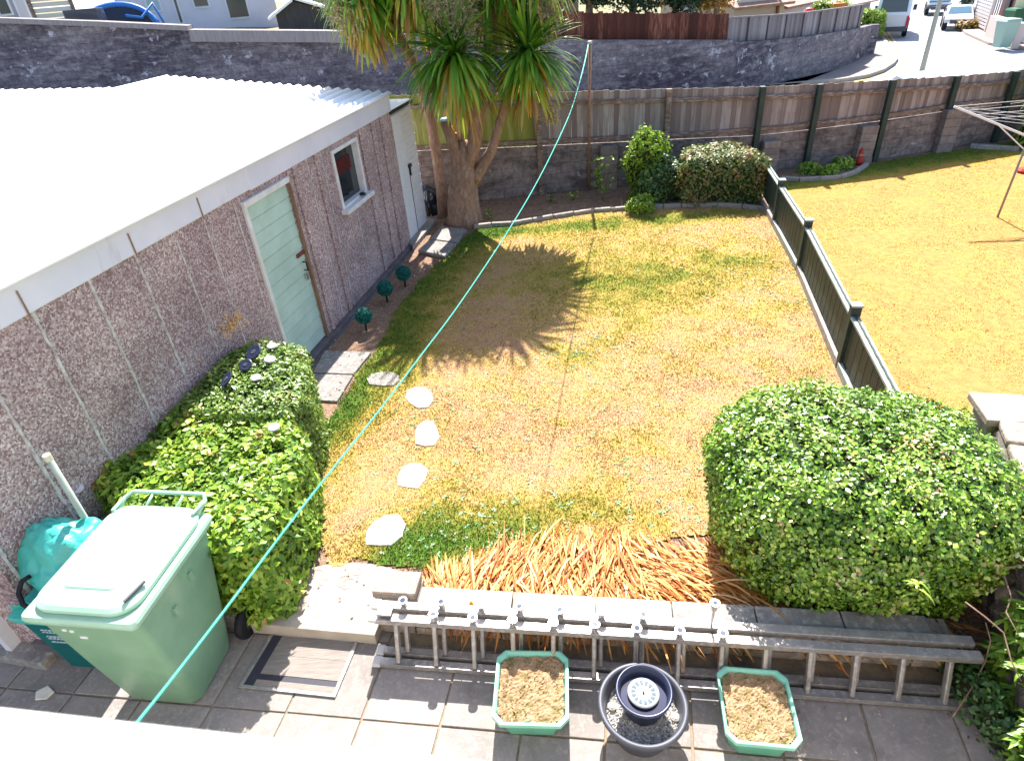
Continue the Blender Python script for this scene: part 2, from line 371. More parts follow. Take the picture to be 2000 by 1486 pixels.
FASCIA = mat('white_fascia', (.62, .63, .72), (.70, .70, .78), scale=1.2, rough=.5, stains=[((.42, .36, .36), 2.2, .62, .8, (1, 1, .3))])
ROOF = mat('white_roof_sheet', (.88, .88, .87), (.84, .85, .86), scale=2, rough=.6, spec=.2)
UPVC = mat('white_plastic', (.74, .75, .80), (.68, .69, .74), scale=3, rough=.35)
WHITEPAINT = mat('white_paint', (.72, .72, .74), (.62, .60, .58), scale=6, rough=.5, bump=.2)
MINT = mat('mint_paint', (.46, .62, .54), (.38, .52, .45), scale=2.5, rough=.45, stains=[((.38, .36, .26), 3.0, .66, .85, (1, 1, .5))])
WOODB = mat('brown_wood', (.16, .09, .06), (.26, .16, .1), scale=6, rough=.8, bump=.4, stretch=(3, 3, .5))
CONC = mat('concrete', (.30, .28, .26), (.20, .18, .17), scale=5, rough=.9, bump=.6, bscale=40, c3=(.38, .36, .32), s3=22)
CONCD = mat('plinth_concrete', (.16, .14, .15), (.10, .085, .09), scale=5, rough=.95, bump=.8, bscale=30)
SLAB = mat('paving_slab', (.275, .245, .23), (.205, .185, .178), scale=3.5, rough=.85, bump=.35, bscale=60, tint=.12, c3=(.30, .27, .25), s3=30,
           stains=[((.13, .11, .10), 2.3, .55, .8, (1, 1, 1)), ((.42, .38, .34), 7.0, .66, .74, (1, 1, 1))])
SLABG = mat('grey_slab', (.25, .23, .22), (.18, .165, .155), scale=4, rough=.9, bump=.4, bscale=50, c3=(.36, .34, .31), s3=18)
STONEW = mat('pale_stone', (.68, .64, .56), (.58, .54, .47), scale=8, rough=.85, bump=.5, bscale=40)
SOIL = mat('soil', (.15, .085, .05), (.24, .15, .10), scale=9, rough=1, bump=2.0, bscale=30, c3=(.34, .24, .18), s3=50)
SOILM = mat('planter_soil', (.46, .31, .19), (.33, .21, .11), scale=14, rough=1, bump=2.5, bscale=55, c3=(.22, .17, .07), s3=10)
FENCEW = mat('weathered_boards', (0, 0, 0), tintramp=[(0, (.17, .13, .12)), (.5, (.27, .22, .205)), (1, (.38, .33, .31))], c2=(.18, .14, .125), scale=5, stretch=(3, 3, .5), lo=.45, hi=.8, rough=.9, bump=.5, bscale=40)
FENCEG = mat('algae_boards', (0, 0, 0), tintramp=[(0, (.15, .15, .06)), (.5, (.24, .25, .09)), (1, (.34, .34, .15))], c2=(.2, .24, .03), scale=3, stretch=(3, 3, .5), rough=.9, bump=.5, bscale=40)
RAILW = mat('rail_wood', (.22, .15, .12), (.12, .085, .07), scale=5, rough=.9, stretch=(.6, .6, 3), bump=.5, c3=(.34, .28, .25), s3=12)
GREENP = mat('dark_green_paint', (.022, .04, .034), (.035, .055, .046), scale=5, rough=.6, bump=.3, stains=[((.10, .13, .11), 6, .66, .8, (1, 1, .4))])
GREENCAP = mat('sunlit_rail_tone', (.30, .34, .32), (.20, .24, .22), scale=6, rough=.7, bump=.3)  # fence green made pale: sunlight on the capping put into the colour
REDW = mat('red_boards', (0, 0, 0), tintramp=[(0, (.045, .012, .008)), (.5, (.13, .035, .022)), (1, (.30, .12, .075))], rough=.85, c2=(.06, .02, .015), scale=6, stretch=(3, 3, .5))
GREYW = mat('grey_far_boards', (0, 0, 0), tintramp=[(0, (.15, .125, .13)), (.5, (.22, .19, .195)), (1, (.30, .27, .28))], rough=.9)
ALU = mat('aluminium', (.40, .375, .36), (.31, .285, .28), scale=7, rough=.42, metal=.55, spec=.5, c3=(.50, .48, .46), s3=25, stains=[((.12, .11, .1), 9.0, .64, .76, (1, 1, 1))])
STEEL = mat('steel', (.62, .60, .58), rough=.25, metal=.9)
GLASSB = mat('solar_glass', (.03, .05, .09), rough=.1, spec=.8)
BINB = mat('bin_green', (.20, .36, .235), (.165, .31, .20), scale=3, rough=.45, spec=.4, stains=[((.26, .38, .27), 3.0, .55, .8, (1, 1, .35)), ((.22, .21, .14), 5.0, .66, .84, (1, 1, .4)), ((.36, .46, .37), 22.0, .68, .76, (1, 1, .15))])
BINL = mat('bin_lid_green', (.36, .56, .45), (.30, .50, .38), scale=3, rough=.4, spec=.4)  # lid green paled, its sunlit brightness put into the colour
RUBBER = mat('rubber', (.012, .012, .018), rough=.7)
PLASTD = mat('dark_plastic', (.014, .02, .055), (.02, .028, .07), scale=5, rough=.35, spec=.5)
PLASTG = mat('grey_plastic', (.05, .055, .075), (.065, .07, .09), scale=4, rough=.5, spec=.5)
TEAL = mat('teal_plastic', (.0, .10, .10), (.0, .13, .125), scale=4, rough=.4)
TEALS = mat('teal_sheet', (.04, .42, .36), (.08, .50, .43), scale=5, rough=.35, spec=.6, bump=1.0, bscale=9)
PLANTG = mat('planter_green', (.10, .34, .24), (.13, .38, .27), scale=6, rough=.4)
PLANTR = mat('planter_rim_green', (.20, .50, .38), (.25, .56, .43), scale=8, rough=.35)
LINEM = mat('washing_line', (.02, .36, .27), (.05, .45, .34), scale=30, rough=.4)
RUST = mat('rusty_steel', (.22, .12, .08), (.30, .19, .13), scale=12, rough=.8)
GLASS = mat('window_glass', (.012, .018, .022), (.03, .04, .045), scale=3, rough=.06, spec=.8)
BARK = mat('bark', (.34, .21, .145), (.22, .13, .09), scale=9, rough=.95, bump=1.5, bscale=24, c3=(.36, .26, .19), s3=16, stretch=(1, 1, .5))
ASPH = mat('asphalt', (.30, .31, .335), (.27, .28, .30), scale=.6, rough=.9, bump=.2, bscale=30, c3=(.33, .34, .36), s3=8)
PAVE = mat('pavement', (.24, .21, .205), (.20, .175, .17), scale=1.2, rough=.9)
KERB = mat('kerb_stone', (.36, .32, .29), (.30, .27, .24), scale=3, rough=.9)
YEL = mat('yellow_line', (.75, .52, .10), (.6, .45, .2), scale=4, rough=.8)
ROADW = mat('worn_white_line', (.42, .42, .42), (.34, .35, .36), scale=3, rough=.8)
RENDW = mat('white_render', (.68, .66, .74), (.62, .60, .68), scale=1, rough=.8)
CREAM = mat('cream_render', (.66, .62, .42), (.6, .56, .38), scale=1, rough=.8)
BLUEW = mat('pale_blue_render', (.36, .48, .54), (.32, .44, .5), scale=1, rough=.8)
TILE = mat('roof_tile', (.25, .14, .11), (.34, .24, .2), scale=5, rough=.8, bump=1)
DKGLASS = mat('dark_window', (.03, .04, .05), rough=.15, spec=.7)
WALLST = mat('garden_wall_stone', (.34, .29, .24), (.24, .20, .17), scale=6, rough=.9, bump=1.2, bscale=22, c3=(.42, .36, .30), s3=14)
ROCK = mat('rough_rock', (.13, .11, .10), (.07, .06, .055), scale=5, rough=.95, bump=2.5, bscale=12, c3=(.28, .25, .22), s3=9)
COPE = mat('coping_stone', (.38, .315, .27), (.33, .27, .23), scale=7, rough=.85, bump=.5, bscale=50, c3=(.30, .25, .21), s3=13)
ORANGE = mat('orange_dry', (.75, .42, .14), (.80, .55, .25), scale=30, rough=.8)
RED = mat('red_paint', (.36, .03, .02), rough=.5)
BLACK = mat('black_gloss', (.012, .014, .02), rough=.3)
WDISC = mat('white_disc', (.62, .60, .64), (.5, .48, .52), scale=20, rough=.4)
BLUE = mat('blue_plastic', (.03, .16, .55), rough=.4)
PBLUE = mat('pale_blue_paint', (.36, .55, .68), rough=.3)
CARW = mat('white_car_paint', (.72, .75, .80), rough=.25, spec=.6, coat=.5)
VBLUE = mat('van_white', (.66, .72, .84), rough=.3, spec=.6, coat=.4)
NAVY = mat('dark_car_paint', (.03, .04, .07), rough=.25, coat=.5)
LAMPR = mat('tail_red', (.5, .02, .02), rough=.3)
GREENBIN = mat('far_bin_green', (.05, .16, .09), rough=.5)
GRIT = mat('grey_grit', (0, 0, 0), tintramp=[(0, (.14, .14, .15)), (.6, (.42, .41, .40)), (1, (.75, .70, .62))], rough=.8)
DRYGRASS = mat('neighbour_turf', (.50, .27, .055), (.42, .26, .05), scale=1.6, rough=1, spec=.05, bump=1.5, bscale=60, c3=(.60, .36, .10), s3=28)
PANIC = mat('flower_plume', (.36, .30, .14), (.5, .42, .25), scale=20, rough=.9, trans=.2)
FARW = block_mat('far_wall_render', (.25, .225, .25), (.205, .18, .21), (.14, .125, .14), 1.4, .24, white=.40, dark=(.10, .088, .115), grey=(.40, .37, .39), tall=True)
BLOCKW = block_mat('concrete_block_wall', (.37, .30, .28), (.28, .23, .215), (.17, .14, .13), .45, .22, white=.33, dark=(.16, .13, .125), grey=(.37, .32, .30))

# ================================================================== GROUND
mb = MB()
mb.face([(-150, -6, -.30), (150, -6, -.30), (150, 260, -.30), (-150, 260, -.30)])
struct(mb.build('ground', mat('earth', (.24, .19, .13), (.17, .17, .07), scale=.5, rough=1)))

def gxy(px, py, z=0.0): p = at(px, py, z); return (p.x, p.y)
# garden soil (raised block, top z = -0.006)
WALLY0 = at(735, 1200, .28)                      # left end of the low wall, front top
def Lpt(o, s, n=0, z=0): p = Vector(o) + Lv * s; q = Vector((-Lv.y, Lv.x, 0)) * n; return Vector((p.x + q.x, p.y + q.y, z))
wl0 = Vector((-1.20, 3.30, 0)); LN = Vector((-Lv.y, Lv.x, 0))   # LN points away from the house
front = lambda s, n=0: (wl0 + Lv * s + LN * n)
garden = [front(-3.1, .05), front(5.4, .05), (6.9, 15.2), (-1.0, 15.0), (-2.2, 12.5)]
mb = MB(); mb.prism([(p[0], p[1]) for p in garden], -.29, -.006)
o = mb.build('soil_bed', SOIL); struct(o)

lawn_px = [(925, 450), (893, 478), (862, 508), (818, 553), (775, 605), (742, 672), (712, 712), (690, 748), (662, 786), (640, 832), (622, 885), (613, 940), (607, 1000), (612, 1052),
           (650, 1100), (700, 1096), (790, 1105), (850, 1122), (905, 1105), (1050, 1085), (1200, 1070), (1400, 1040), (1560, 900)]
lawn_poly = [gxy(*p) for p in lawn_px] + [(3.95, 5.4), (4.12, 6.45), (4.82, 9.4), (5.27, 11.5), (5.45, 12.3)] + [gxy(*p) for p in ((1500, 413), (1400, 404), (1260, 410), (1160, 414), (1080, 427), (1000, 440))]
def blob(x, y, px, py, r, k=1.0):
    c = at(px, py); return k * np.exp(-((x - c.x) ** 2 + (y - c.y) ** 2) / (r * r))
edgeL = [gxy(*p) for p in lawn_px[:14]]
def dist_line(x, y, L):
    d = np.full(np.shape(x), 1e9)
    for (x0, y0), (x1, y1) in zip(L[:-1], L[1:]):
        dx, dy = x1 - x0, y1 - y0; t = np.clip(((x - x0) * dx + (y - y0) * dy) / (dx * dx + dy * dy), 0, 1)
        d = np.minimum(d, np.hypot(x - x0 - t * dx, y - y0 - t * dy))
    return d
def green(x, y):
    dl = dist_line(x, y, edgeL[:9]); dl2 = dist_line(x, y, edgeL[8:])
    g = .82 * np.exp(-(dl / .75) ** 2) + .35 * np.exp(-(dl2 / .30) ** 2)
    g += blob(x, y, 850, 1050, .52, .95) + blob(x, y, 1010, 1045, .45, .65) + blob(x, y, 1190, 1000, .5, .42) + blob(x, y, 760, 1085, .3, .5)
    g += blob(x, y, 1440, 520, 1.0, .3) + blob(x, y, 1300, 560, 1.6, .34) + blob(x, y, 1150, 560, 1.4, .30) + blob(x, y, 1200, 450, 1.8, .2) + blob(x, y, 1130, 700, .5, .28) + blob(x, y, 1240, 870, .5, .2)
    g += np.exp(-((y - 12.35) / .35) ** 2) * .5 + .10
    g += (fbm(x * 2.2 + 3, y * 2.2) - .5) * .6 + (fbm(x * 9, y * 9) - .5) * .5
    return np.clip(g, 0, 1)
GRAMP = [(0, (.43, .26, .145)), (.22, (.43, .285, .12)), (.45, (.37, .275, .07)), (.66, (.23, .22, .04)), (1, (.07, .15, .02))]
LAWN = mat('lawn_turf', (0, 0, 0), tintramp=GRAMP, c2=(.30, .17, .08), scale=26, lo=.52, hi=.8, rough=1, spec=.05, bump=1.6, bscale=70)
GRASSB = mat('grass_blade', (0, 0, 0), tintramp=GRAMP, rough=.7, spec=.15, trans=.2)
def sheet(name, poly, z, step, m, gfun=None, rough_edge=.06, bumps=.012):
    xs = [p[0] for p in poly]; ys = [p[1] for p in poly]; X = np.arange(min(xs), max(xs), step); Y = np.arange(min(ys), max(ys), step)
    gx, gy = np.meshgrid(X, Y); nx, ny = len(X), len(Y)
    V = np.column_stack([gx.ravel(), gy.ravel(), (z + bumps * (fbm(gx * 1.7, gy * 1.7) - .5) * 2 + bumps * .4 * (vnoise(gx * 9, gy * 9) - .5)).ravel()])
    cx = gx[:-1, :-1] + step / 2; cy = gy[:-1, :-1] + step / 2
    jx = cx + (vnoise(cx * 7, cy * 7) - .5) * 2 * rough_edge; jy = cy + (vnoise(cx * 7 + 20, cy * 7) - .5) * 2 * rough_edge
    k = in_poly(jx, jy, poly); ii, jj = np.nonzero(k); b = ii * nx + jj
    F = np.stack([b, b + 1, b + nx + 1, b + nx], 1)
    o = link_mesh(name, V, F, m, smooth=True)
    if gfun is not None:
        a = o.data.attributes.new('tint', 'FLOAT', 'POINT'); a.data.foreach_set('value', gfun(V[:, 0], V[:, 1]).astype(np.float32))
    return struct(o)
sheet('lawn', lawn_poly, .010, .03, LAWN, green, bumps=.006)
def blades(name, label, poly, n_, gfun, z, hr, m, ymin=0, cam_w=True, dry=0.0):
    xs = [p[0] for p in poly]; ys = [p[1] for p in poly]
    x = rng.uniform(min(xs), max(xs), n_ * 3); y = rng.uniform(min(ys), max(ys), n_ * 3)
    keep = in_poly(x, y, poly) & (rng.random(n_ * 3) < np.clip((5.5 / np.hypot(x, y)) ** 1.3, .12, 1)); x = x[keep][:n_]; y = y[keep][:n_]
    g = gfun(x, y); g = np.clip(g + rng.normal(0, .13, len(x)), 0, 1); h = rng.uniform(*hr, len(x)) * (.55 + .9 * g); a = rng.random(len(x)) * 6.283; wd = rng.uniform(.003, .006, len(x)) * (1 + np.hypot(x, y) / 14)
    P = np.column_stack([x, y, np.full(len(x), z)]); sd_ = np.column_stack([np.cos(a), np.sin(a), 0 * a]) * wd[:, None]
    lean = rng.normal(0, .75, (len(x), 2)); T_ = P + np.column_stack([lean[:, 0] * h, lean[:, 1] * h, h])
    V = np.stack([P - sd_, P + sd_, T_], 1).reshape(-1, 3); F = np.arange(len(x) * 3).reshape(-1, 3)
    o = link_mesh(name, V, F, m, None, g); tag(o, label, 'grass', kind='stuff'); return o
blades('grass', 'short patchy half dried grass blades of the middle lawn', lawn_poly, 150000, green, .008, (.012, .030), GRASSB)
# broad-leaved weeds in the lawn
nw = 520; xs = rng.uniform(-1.8, 5.2, 9000); ys = rng.uniform(3.9, 12.2, 9000); wk = blobs = (blob(xs, ys, 1120, 690, .6, .9) + blob(xs, ys, 1500, 560, .8, .6) + blob(xs, ys, 960, 1050, .8, .9) + blob(xs, ys, 830, 800, .7, .3) + blob(xs, ys, 1330, 980, .7, .5) + .03)
k = in_poly(xs, ys, lawn_poly) & (rng.random(9000) < wk * .5); xs = xs[k][:nw]; ys = ys[k][:nw]
kk = 6; P = np.repeat(np.column_stack([xs, ys, np.full(len(xs), .014)]), kk, 0); Nn = np.tile([0, 0, 1.], (len(P), 1))
V, F = leaf_arrays(P, Nn, rng.uniform(.02, .05, len(P)), spread=.35, aspect=.5)
o = link_mesh('lawn_weeds', V, F, mat('weed_leaf', (.13, .25, .10), (.25, .38, .2), scale=3, rough=.5)); tag(o, 'small broad leaved weeds dotted through the middle lawn', 'weeds', kind='stuff')

# neighbour's lawn
nl = [(3.6, 4.6), (4.28, 6.55), (5.42, 11.5), (5.98, 13.9), (7.0, 14.2), (8.3, 14.75), (9.6, 15.2), (15, 16.4), (15, 1), (4.6, 1)]
def ngreen(x, y):
    g = np.clip(1.0 - (14.35 + (x - 7) * .25 - y) / .9, 0, 1) * .85 + np.clip((y - 13.3 - (x - 7) * .2) / 1.5, 0, .25)
    return np.clip(g + (fbm(x * 3, y * 3) - .5) * .55 + (fbm(x * 11, y * 11) - .5) * .4 + .15, 0, 1)
NRAMP = [(0, (.46, .23, .085)), (.25, (.44, .26, .085)), (.5, (.33, .24, .05)), (.7, (.20, .22, .03)), (1, (.08, .15, .02))]
NLAWN = mat('neighbour_lawn_turf', (0, 0, 0), tintramp=NRAMP, c2=(.30, .15, .05), scale=9, lo=.42, hi=.85, rough=1, spec=.05, bump=1.6, bscale=60)
mb = MB(); mb.prism([(3.55, 1), (15, 1), (15, 17), (6.9, 15.2)], -.28, -.004); struct(mb.build('neighbour_soil', SOIL))
sheet('neighbour_lawn', nl, .006, .06, NLAWN, ngreen, bumps=.01)
NG = mat('neighbour_grass_blade', (0, 0, 0), tintramp=NRAMP, rough=.7, spec=.15, trans=.2)
blades('grass', 'short orange dried grass blades of the neighbouring lawn', nl[:7] + [(12, 15.6), (12, 7), (5, 4.6)], 60000, ngreen, .004, (.010, .022), NG)

# ------------------------------------------------------------------ patio
mb = MB(); orig = Vector((-1.32, 2.60, 0)); Dp = Vector((math.sin(R_(12.5)), math.cos(R_(12.5)), 0)); cw, ch = .60, .64
for i in range(-8, 10):
    for j in range(-5, 3):
        c = orig + Lv * (cw * (i + .5)) + Dp * (ch * (j + .5)); f_ = front(0); n_ = (c - f_).dot(LN)
        if n_ > .45 or c.y < .15: continue
        if n_ > -.3 and (c - f_).dot(Lv) > .1 and n_ > .1: continue
        g = .006 + random.random() * .004
        dz = random.uniform(-.003, .003)
        mb.box((c.x, c.y, PZ - .02 + dz), (cw - g * 2, ch - g * 2, .04), (Lv, Dp, ZV), random.random())
struct(mb.build('patio', SLAB, bevel=.004))
mb = MB(); mb.prism([(-7, .0), (7, .0), (7, 3.3), (-2, 4.9), (-7, 4.9)], -.28, PZ - .012)
struct(mb.build('patio_bedding', mat('joint_mortar', (.27, .21, .15), (.17, .14, .10), scale=12, rough=1)))

# ------------------------------------------------------------------ road, pavement, upper ground
def tz(x): return max(0.0, (6 - x) * .07)
kerb_px = [(1500, 172), (1570, 166), (1640, 160), (1690, 152), (1722, 141), (1742, 128), (1749, 118), (1744, 106), (1733, 92), (1722, 75), (1714, 60), (1712, 45), (1722, 30), (1740, 12), (1750, -5)]
kerb = [gxy(*p) for p in kerb_px]
mb = MB()
X = list(np.linspace(-60, 90, 61)); 
for x0, x1 in zip(X[:-1], X[1:]):
    for y0, y1 in ((15.9, 30), (30, 130)):
        mb.face([(x0, y0, tz(x0) - .02), (x1, y0, tz(x1) - .02), (x1, y1, tz(x1) - .02), (x0, y1, tz(x0) - .02)])
mb.face([(-60, 15.9, -.3), (90, 15.9, -.3), (90, 15.9, -.02), (6, 15.9, -.02), (-60, 15.9, tz(-60) - .02)])
struct(mb.build('road', ASPH))
WALLPTS = [(-200, 32, 28), (0, 35, 26.8), (200, 42, 25.8), (370, 50, 25), (372, 58, 25), (640, 60, 24), (900, 72, 23.6), (1150, 79, 23.8), (1428, 79, 26), (1432, 83, 26), (1500, 79, 27.4), (1575, 72, 29.3), (1645, 62, 31.2), (1690, 53, 34.0), (1705, 49, 36)]
WP = []
for px, py, d_ in WALLPTS: p = atdist(px, py, d_); WP.append(p)
pav = [(p[0], p[1]) for p in kerb]; inner = [(p.x, p.y) for p in WP[7:]][::-1]
mb = MB(); poly = [(8, 16.2), (2, 16.2)] + [(2, 23.4)] + [(p.x, p.y) for p in WP[8:]] + [gxy(1706, 40), gxy(1712, 20), gxy(1735, 0)] + pav[::-1]
mb.prism(poly, -.018, .10); struct(mb.build('pavement', PAVE))
mb = MB()
for a, b in zip(kerb[:-1], kerb[1:]): mb.span((a[0], a[1], .055), (b[0], b[1], .055), .16, .13)
struct(mb.build('kerb', KERB))
mb = MB()
for a, b in zip(kerb[:-3], kerb[1:-2]):
    d_ = Vector((b[0] - a[0], b[1] - a[1], 0)).normalized(); n_ = Vector((d_.y, -d_.x, 0)) * .28
    for q in (1, 1.7): mb.span((a[0] + n_.x * q, a[1] + n_.y * q, -.012), (b[0] + n_.x * q, b[1] + n_.y * q, -.012), .09, .01)
struct(mb.build('yellow_road_lines', YEL))
mb = MB()
for px0, py0, px1, py1 in ((1850, 90, 1868, 112), (1880, 122, 1905, 140), (1828, 62, 1836, 72), (1960, 130, 1985, 122)):
    a, b = at(px0, py0, -.012), at(px1, py1, -.012); mb.span(a, b, .12, .008)
struct(mb.build('road_markings', ROADW))
# right-hand pavement
rp = [(1868, 52), (1885, 68), (1930, 88), (2000, 98), (2300, 110), (2300, 40), (1890, 30)]
mb = MB(); mb.prism([gxy(*p) for p in rp], -.018, .10); struct(mb.build('far_pavement', mat('sunlit_pavement', (.40, .30, .26), (.34, .26, .22), scale=1, rough=.9)))
# ground held up behind the big wall
mb = MB(); n0 = len(WP)
for i in range(n0 - 1):
    a, b = WP[i], WP[i + 1]
    A2 = Vector((a.x * 3.6, a.y * 3.6, 0)) if i < 8 else Vector((a.x * 1.05 + 2, a.y + 60, 0)); B2 = Vector((b.x * 3.6, b.y * 3.6, 0)) if i + 1 < 8 else Vector((b.x * 1.05 + 2, b.y + 60, 0))
    s_ = lambda p: p * 1.012
    za = a.z - .35; zb = b.z - .35
    mb.face([(s_(a).x, s_(a).y, za), (s_(b).x, s_(b).y, zb), (B2.x, B2.y, zb), (A2.x, A2.y, za)])
struct(mb.build('upper_ground', mat('upper_turf', (.16, .17, .07), (.24, .20, .12), scale=.6, rough=1)))

# ================================================================== LARGE STRUCTURE
# big retaining wall
t = thing('retaining_wall', 'long tall dark grey roadside wall curving away behind the boundary fence', 'wall', (0, 23.5, 0))
mb = MB(); cp = MB(); u = 0
for a, b in zip(WP[:-1], WP[1:]):
    if (a - b).length < .6 and abs(a.z - b.z) > .1: continue
    n_ = Vector((a.y - b.y, b.x - a.x, 0)).normalized(); 
    if n_.y < 0: n_ = -n_
    u1 = wallquad(mb, a, b, tz(a.x) - .3, tz(b.x) - .3, a.z, b.z, u)
    A2, B2 = a + n_ * .3, b + n_ * .3
    mb.face([a, b, B2, A2]); mb.face([(B2.x, B2.y, tz(b.x) - .3), (A2.x, A2.y, tz(a.x) - .3), A2, B2]); u = u1
    if b.x < 1: 
        hgt_ = .13 if a.x < -9.5 else .32
        cp.box(((a + b) / 2 + Vector((0, 0, -hgt_ / 2)) - n_ * .0), ((b - a).length, .5, hgt_ + .01), ((b - a).normalized(), n_, (b - a).normalized().cross(n_)))
e = WP[-1]; mb.box((e.x + .12, e.y + .1, e.z / 2 - .1), (.35, .35, e.z + .2))
mb.build('wall_face', FARW, t); cp.build('coping', mat('grey_coping', (.30, .27, .27), (.22, .20, .20), scale=2.5, rough=.9, stretch=(6, 6, 1)), t)

def board_fence(t, P, z0f, z1f, bw, m, posts=None, postm=None, th=.02, name='boards', gap=.004):
    mb = MB(); 
    for (a, b) in zip(P[:-1], P[1:]):
        a = Vector(a); b = Vector(b); L = (b - a).length; n_ = max(1, int(L / bw)); d_ = (b - a) / n_; X_ = (b - a).normalized(); Y_ = ZV.cross(X_)
        for i in range(n_):
            c = a + d_ * (i + .5); r = random.random(); z0 = z0f(c); z1 = z1f(c) + random.uniform(-.012, .012)
            mb.box((c.x + Y_.x * (i % 2) * .008, c.y + Y_.y * (i % 2) * .008, (z0 + z1) / 2), (L / n_ - gap, th, z1 - z0), (X_, Y_, ZV), r)
    return mb.build(name, m, t)
def interp(pts):                                   # piecewise-linear function of x
    xs = [p[0] for p in pts]; ys = [p[1] for p in pts]; return lambda c: float(np.interp(c[0], xs, ys))
wz = interp([(p.x, p.z) for p in WP])
# red-brown fence on the wall
P = []
for px, py, d_ in ((770, 20, 24.4), (900, 20, 24.0), (1150, 24, 24.2), (1424, 27, 26.3)):
    P.append(atdist(px, py, d_))
t = thing('panel_fence', 'weathered red brown board fence on the dark wall below the conifer', 'fence', (P[2].x, P[2].y, 2.2))
ztop = interp([(p.x, p.z) for p in P]); board_fence(t, [Vector((p.x, p.y, 0)) for p in P], lambda c: wz(c) - .05, lambda c: ztop(c) + random.uniform(-.03, .03), .16, REDW)
P2 = []
for px, py, d_ in ((1426, 36, 26.3), (1500, 32, 27.7), (1575, 26, 29.6), (1645, 17, 31.5), (1684, 11, 33.6)):
    P2.append(atdist(px, py, d_))
t = thing('panel_fence', 'pale grey close board fence following the curve of the dark wall', 'fence', (P2[2].x, P2[2].y, 1.5))
zt2 = interp([(p.x, p.z) for p in P2]); board_fence(t, [Vector((p.x, p.y, 0)) for p in P2], lambda c: wz(c) - .08, lambda c: zt2(c), .14, GREYW)
for k in range(9):
    u = k / 8; x_ = P2[0].x + (P2[-1].x - P2[0].x) * u; y_ = float(np.interp(x_, [p.x for p in P2], [p.y for p in P2])); mb = MB()
    mb.box((x_ - .01, y_ - .07, (wz((x_,)) + zt2((x_,))) / 2), (.11, .11, zt2((x_,)) - wz((x_,)) + .06)); mb.build('post', GREYW, t)
mb = MB()
for a, b in zip(P2[:-1], P2[1:]): mb.span(a + Vector((0, -.02, .02)), b + Vector((0, -.02, .02)), .10, .05)
mb.build('top_rail', GREYW, t)

# ---- boundary fence over block wall
B = [Vector((-2.3, 14.30, 0)), Vector((2.14, 14.72, 0)), Vector((6.6, 14.98, 0)), Vector((9.17, 15.22, 0)), Vector((10.96, 15.66, 0)), Vector((14.5, 16.5, 0))]
def on_line(px): # point of the fence line seen in column px (at mid height)
    best = None
    for a, b in zip(B[:-1], B[1:]):
        for k in range(41):
            p = a.lerp(b, k / 40); q = RW.transposed() @ (Vector((p.x, p.y, 1.3)) - Vector((0, 0, HC))); X_ = 1000 + FPX * q.x / -q.z
            if best is None or abs(X_ - px) < best[0]: best = (abs(X_ - px), p)
    return best[1]
def topz(px, py): p = on_line(px); return (p.x, up_at(p, px, py))
topf = interp([topz(*q) for q in ((800, 186), (1110, 181), (1300, 176), (1480, 171), (1600, 166), (1755, 156), (1880, 149), (1975, 141))])
botf = interp([topz(*q) for q in ((810, 292), (1000, 284), (1160, 276), (1300, 268), (1480, 258), (1600, 246), (1755, 228), (1880, 208), (1975, 198))])
wallf = interp([topz(*q) for q in ((810, 298), (1000, 291), (1160, 283), (1300, 276), (1480, 268), (1600, 256), (1755, 236), (1880, 218), (1975, 208))])
splitx = on_line(1058).x
def seg_pts(x0, x1):
    r = []; xs = sorted([x0, x1] + [p.x for p in B if x0 < p.x < x1])
    for x_ in xs:
        y_ = float(np.interp(x_, [p.x for p in B], [p.y for p in B])); r.append(Vector((x_, y_, 0)))
    return r
t = thing('board_fence', 'tall weathered grey brown board fence above the block wall behind both lawns', 'fence', (4, 14.8, 0))
back = Vector((0, .12, 0))
board_fence(t, [p + back for p in seg_pts(splitx, 14.4)], lambda c: wallf(c) + .012, lambda c: topf(c), .115, FENCEW)
o = board_fence(t, [p + back for p in seg_pts(-2.2, splitx)], lambda c: wallf(c) + .012, lambda c: topf(c), .115, FENCEG, name='boards', gap=.001); o['label'] = 'green stained boards behind the palm'
for fz in (.28, 'low'):
    mb = MB(); pts = seg_pts(-2.2, 14.4)
    for a, b in zip(pts[:-1], pts[1:]):
        m_ = 3
        for k in range(m_):
            p = a.lerp(b, k / m_); q = a.lerp(b, (k + 1) / m_)
            zp, zq = ((topf(p) - .22, topf(q) - .22) if fz != 'low' else (botf(p) + .03, botf(q) + .03))
            mb.span(Vector((p.x, p.y + .07, zp)), Vector((q.x, q.y + .07, zq)), .07, .085)
    mb.build('rail', RAILW, t, bevel=.006)
for px, wood in ((1058, 0), (1302, 0), (1484, 1), (1590, 2), (1735, 2), (1860, 2), (1975, 2)):
    p = on_line(px); mb = MB(); zb = .0 if wood != 0 or px == 1058 else wallf(p)
    mb.box((p.x, p.y - (.02 if wood else -.0), (zb + topf(p)) / 2), (.12, .12, topf(p) - zb + .04)); mb.build('post', GREENP if wood else RAILW, t, bevel=.008)
t = thing('block_wall', 'low concrete block wall under the tall board fence', 'wall', (4, 14.9, 0))
mb = MB(); u = 0; pts = seg_pts(-2.3, 14.45)
fine = []
for a, b in zip(pts[:-1], pts[1:]):
    for k in range(6): fine.append(a.lerp(b, k / 6))
fine.append(pts[-1])
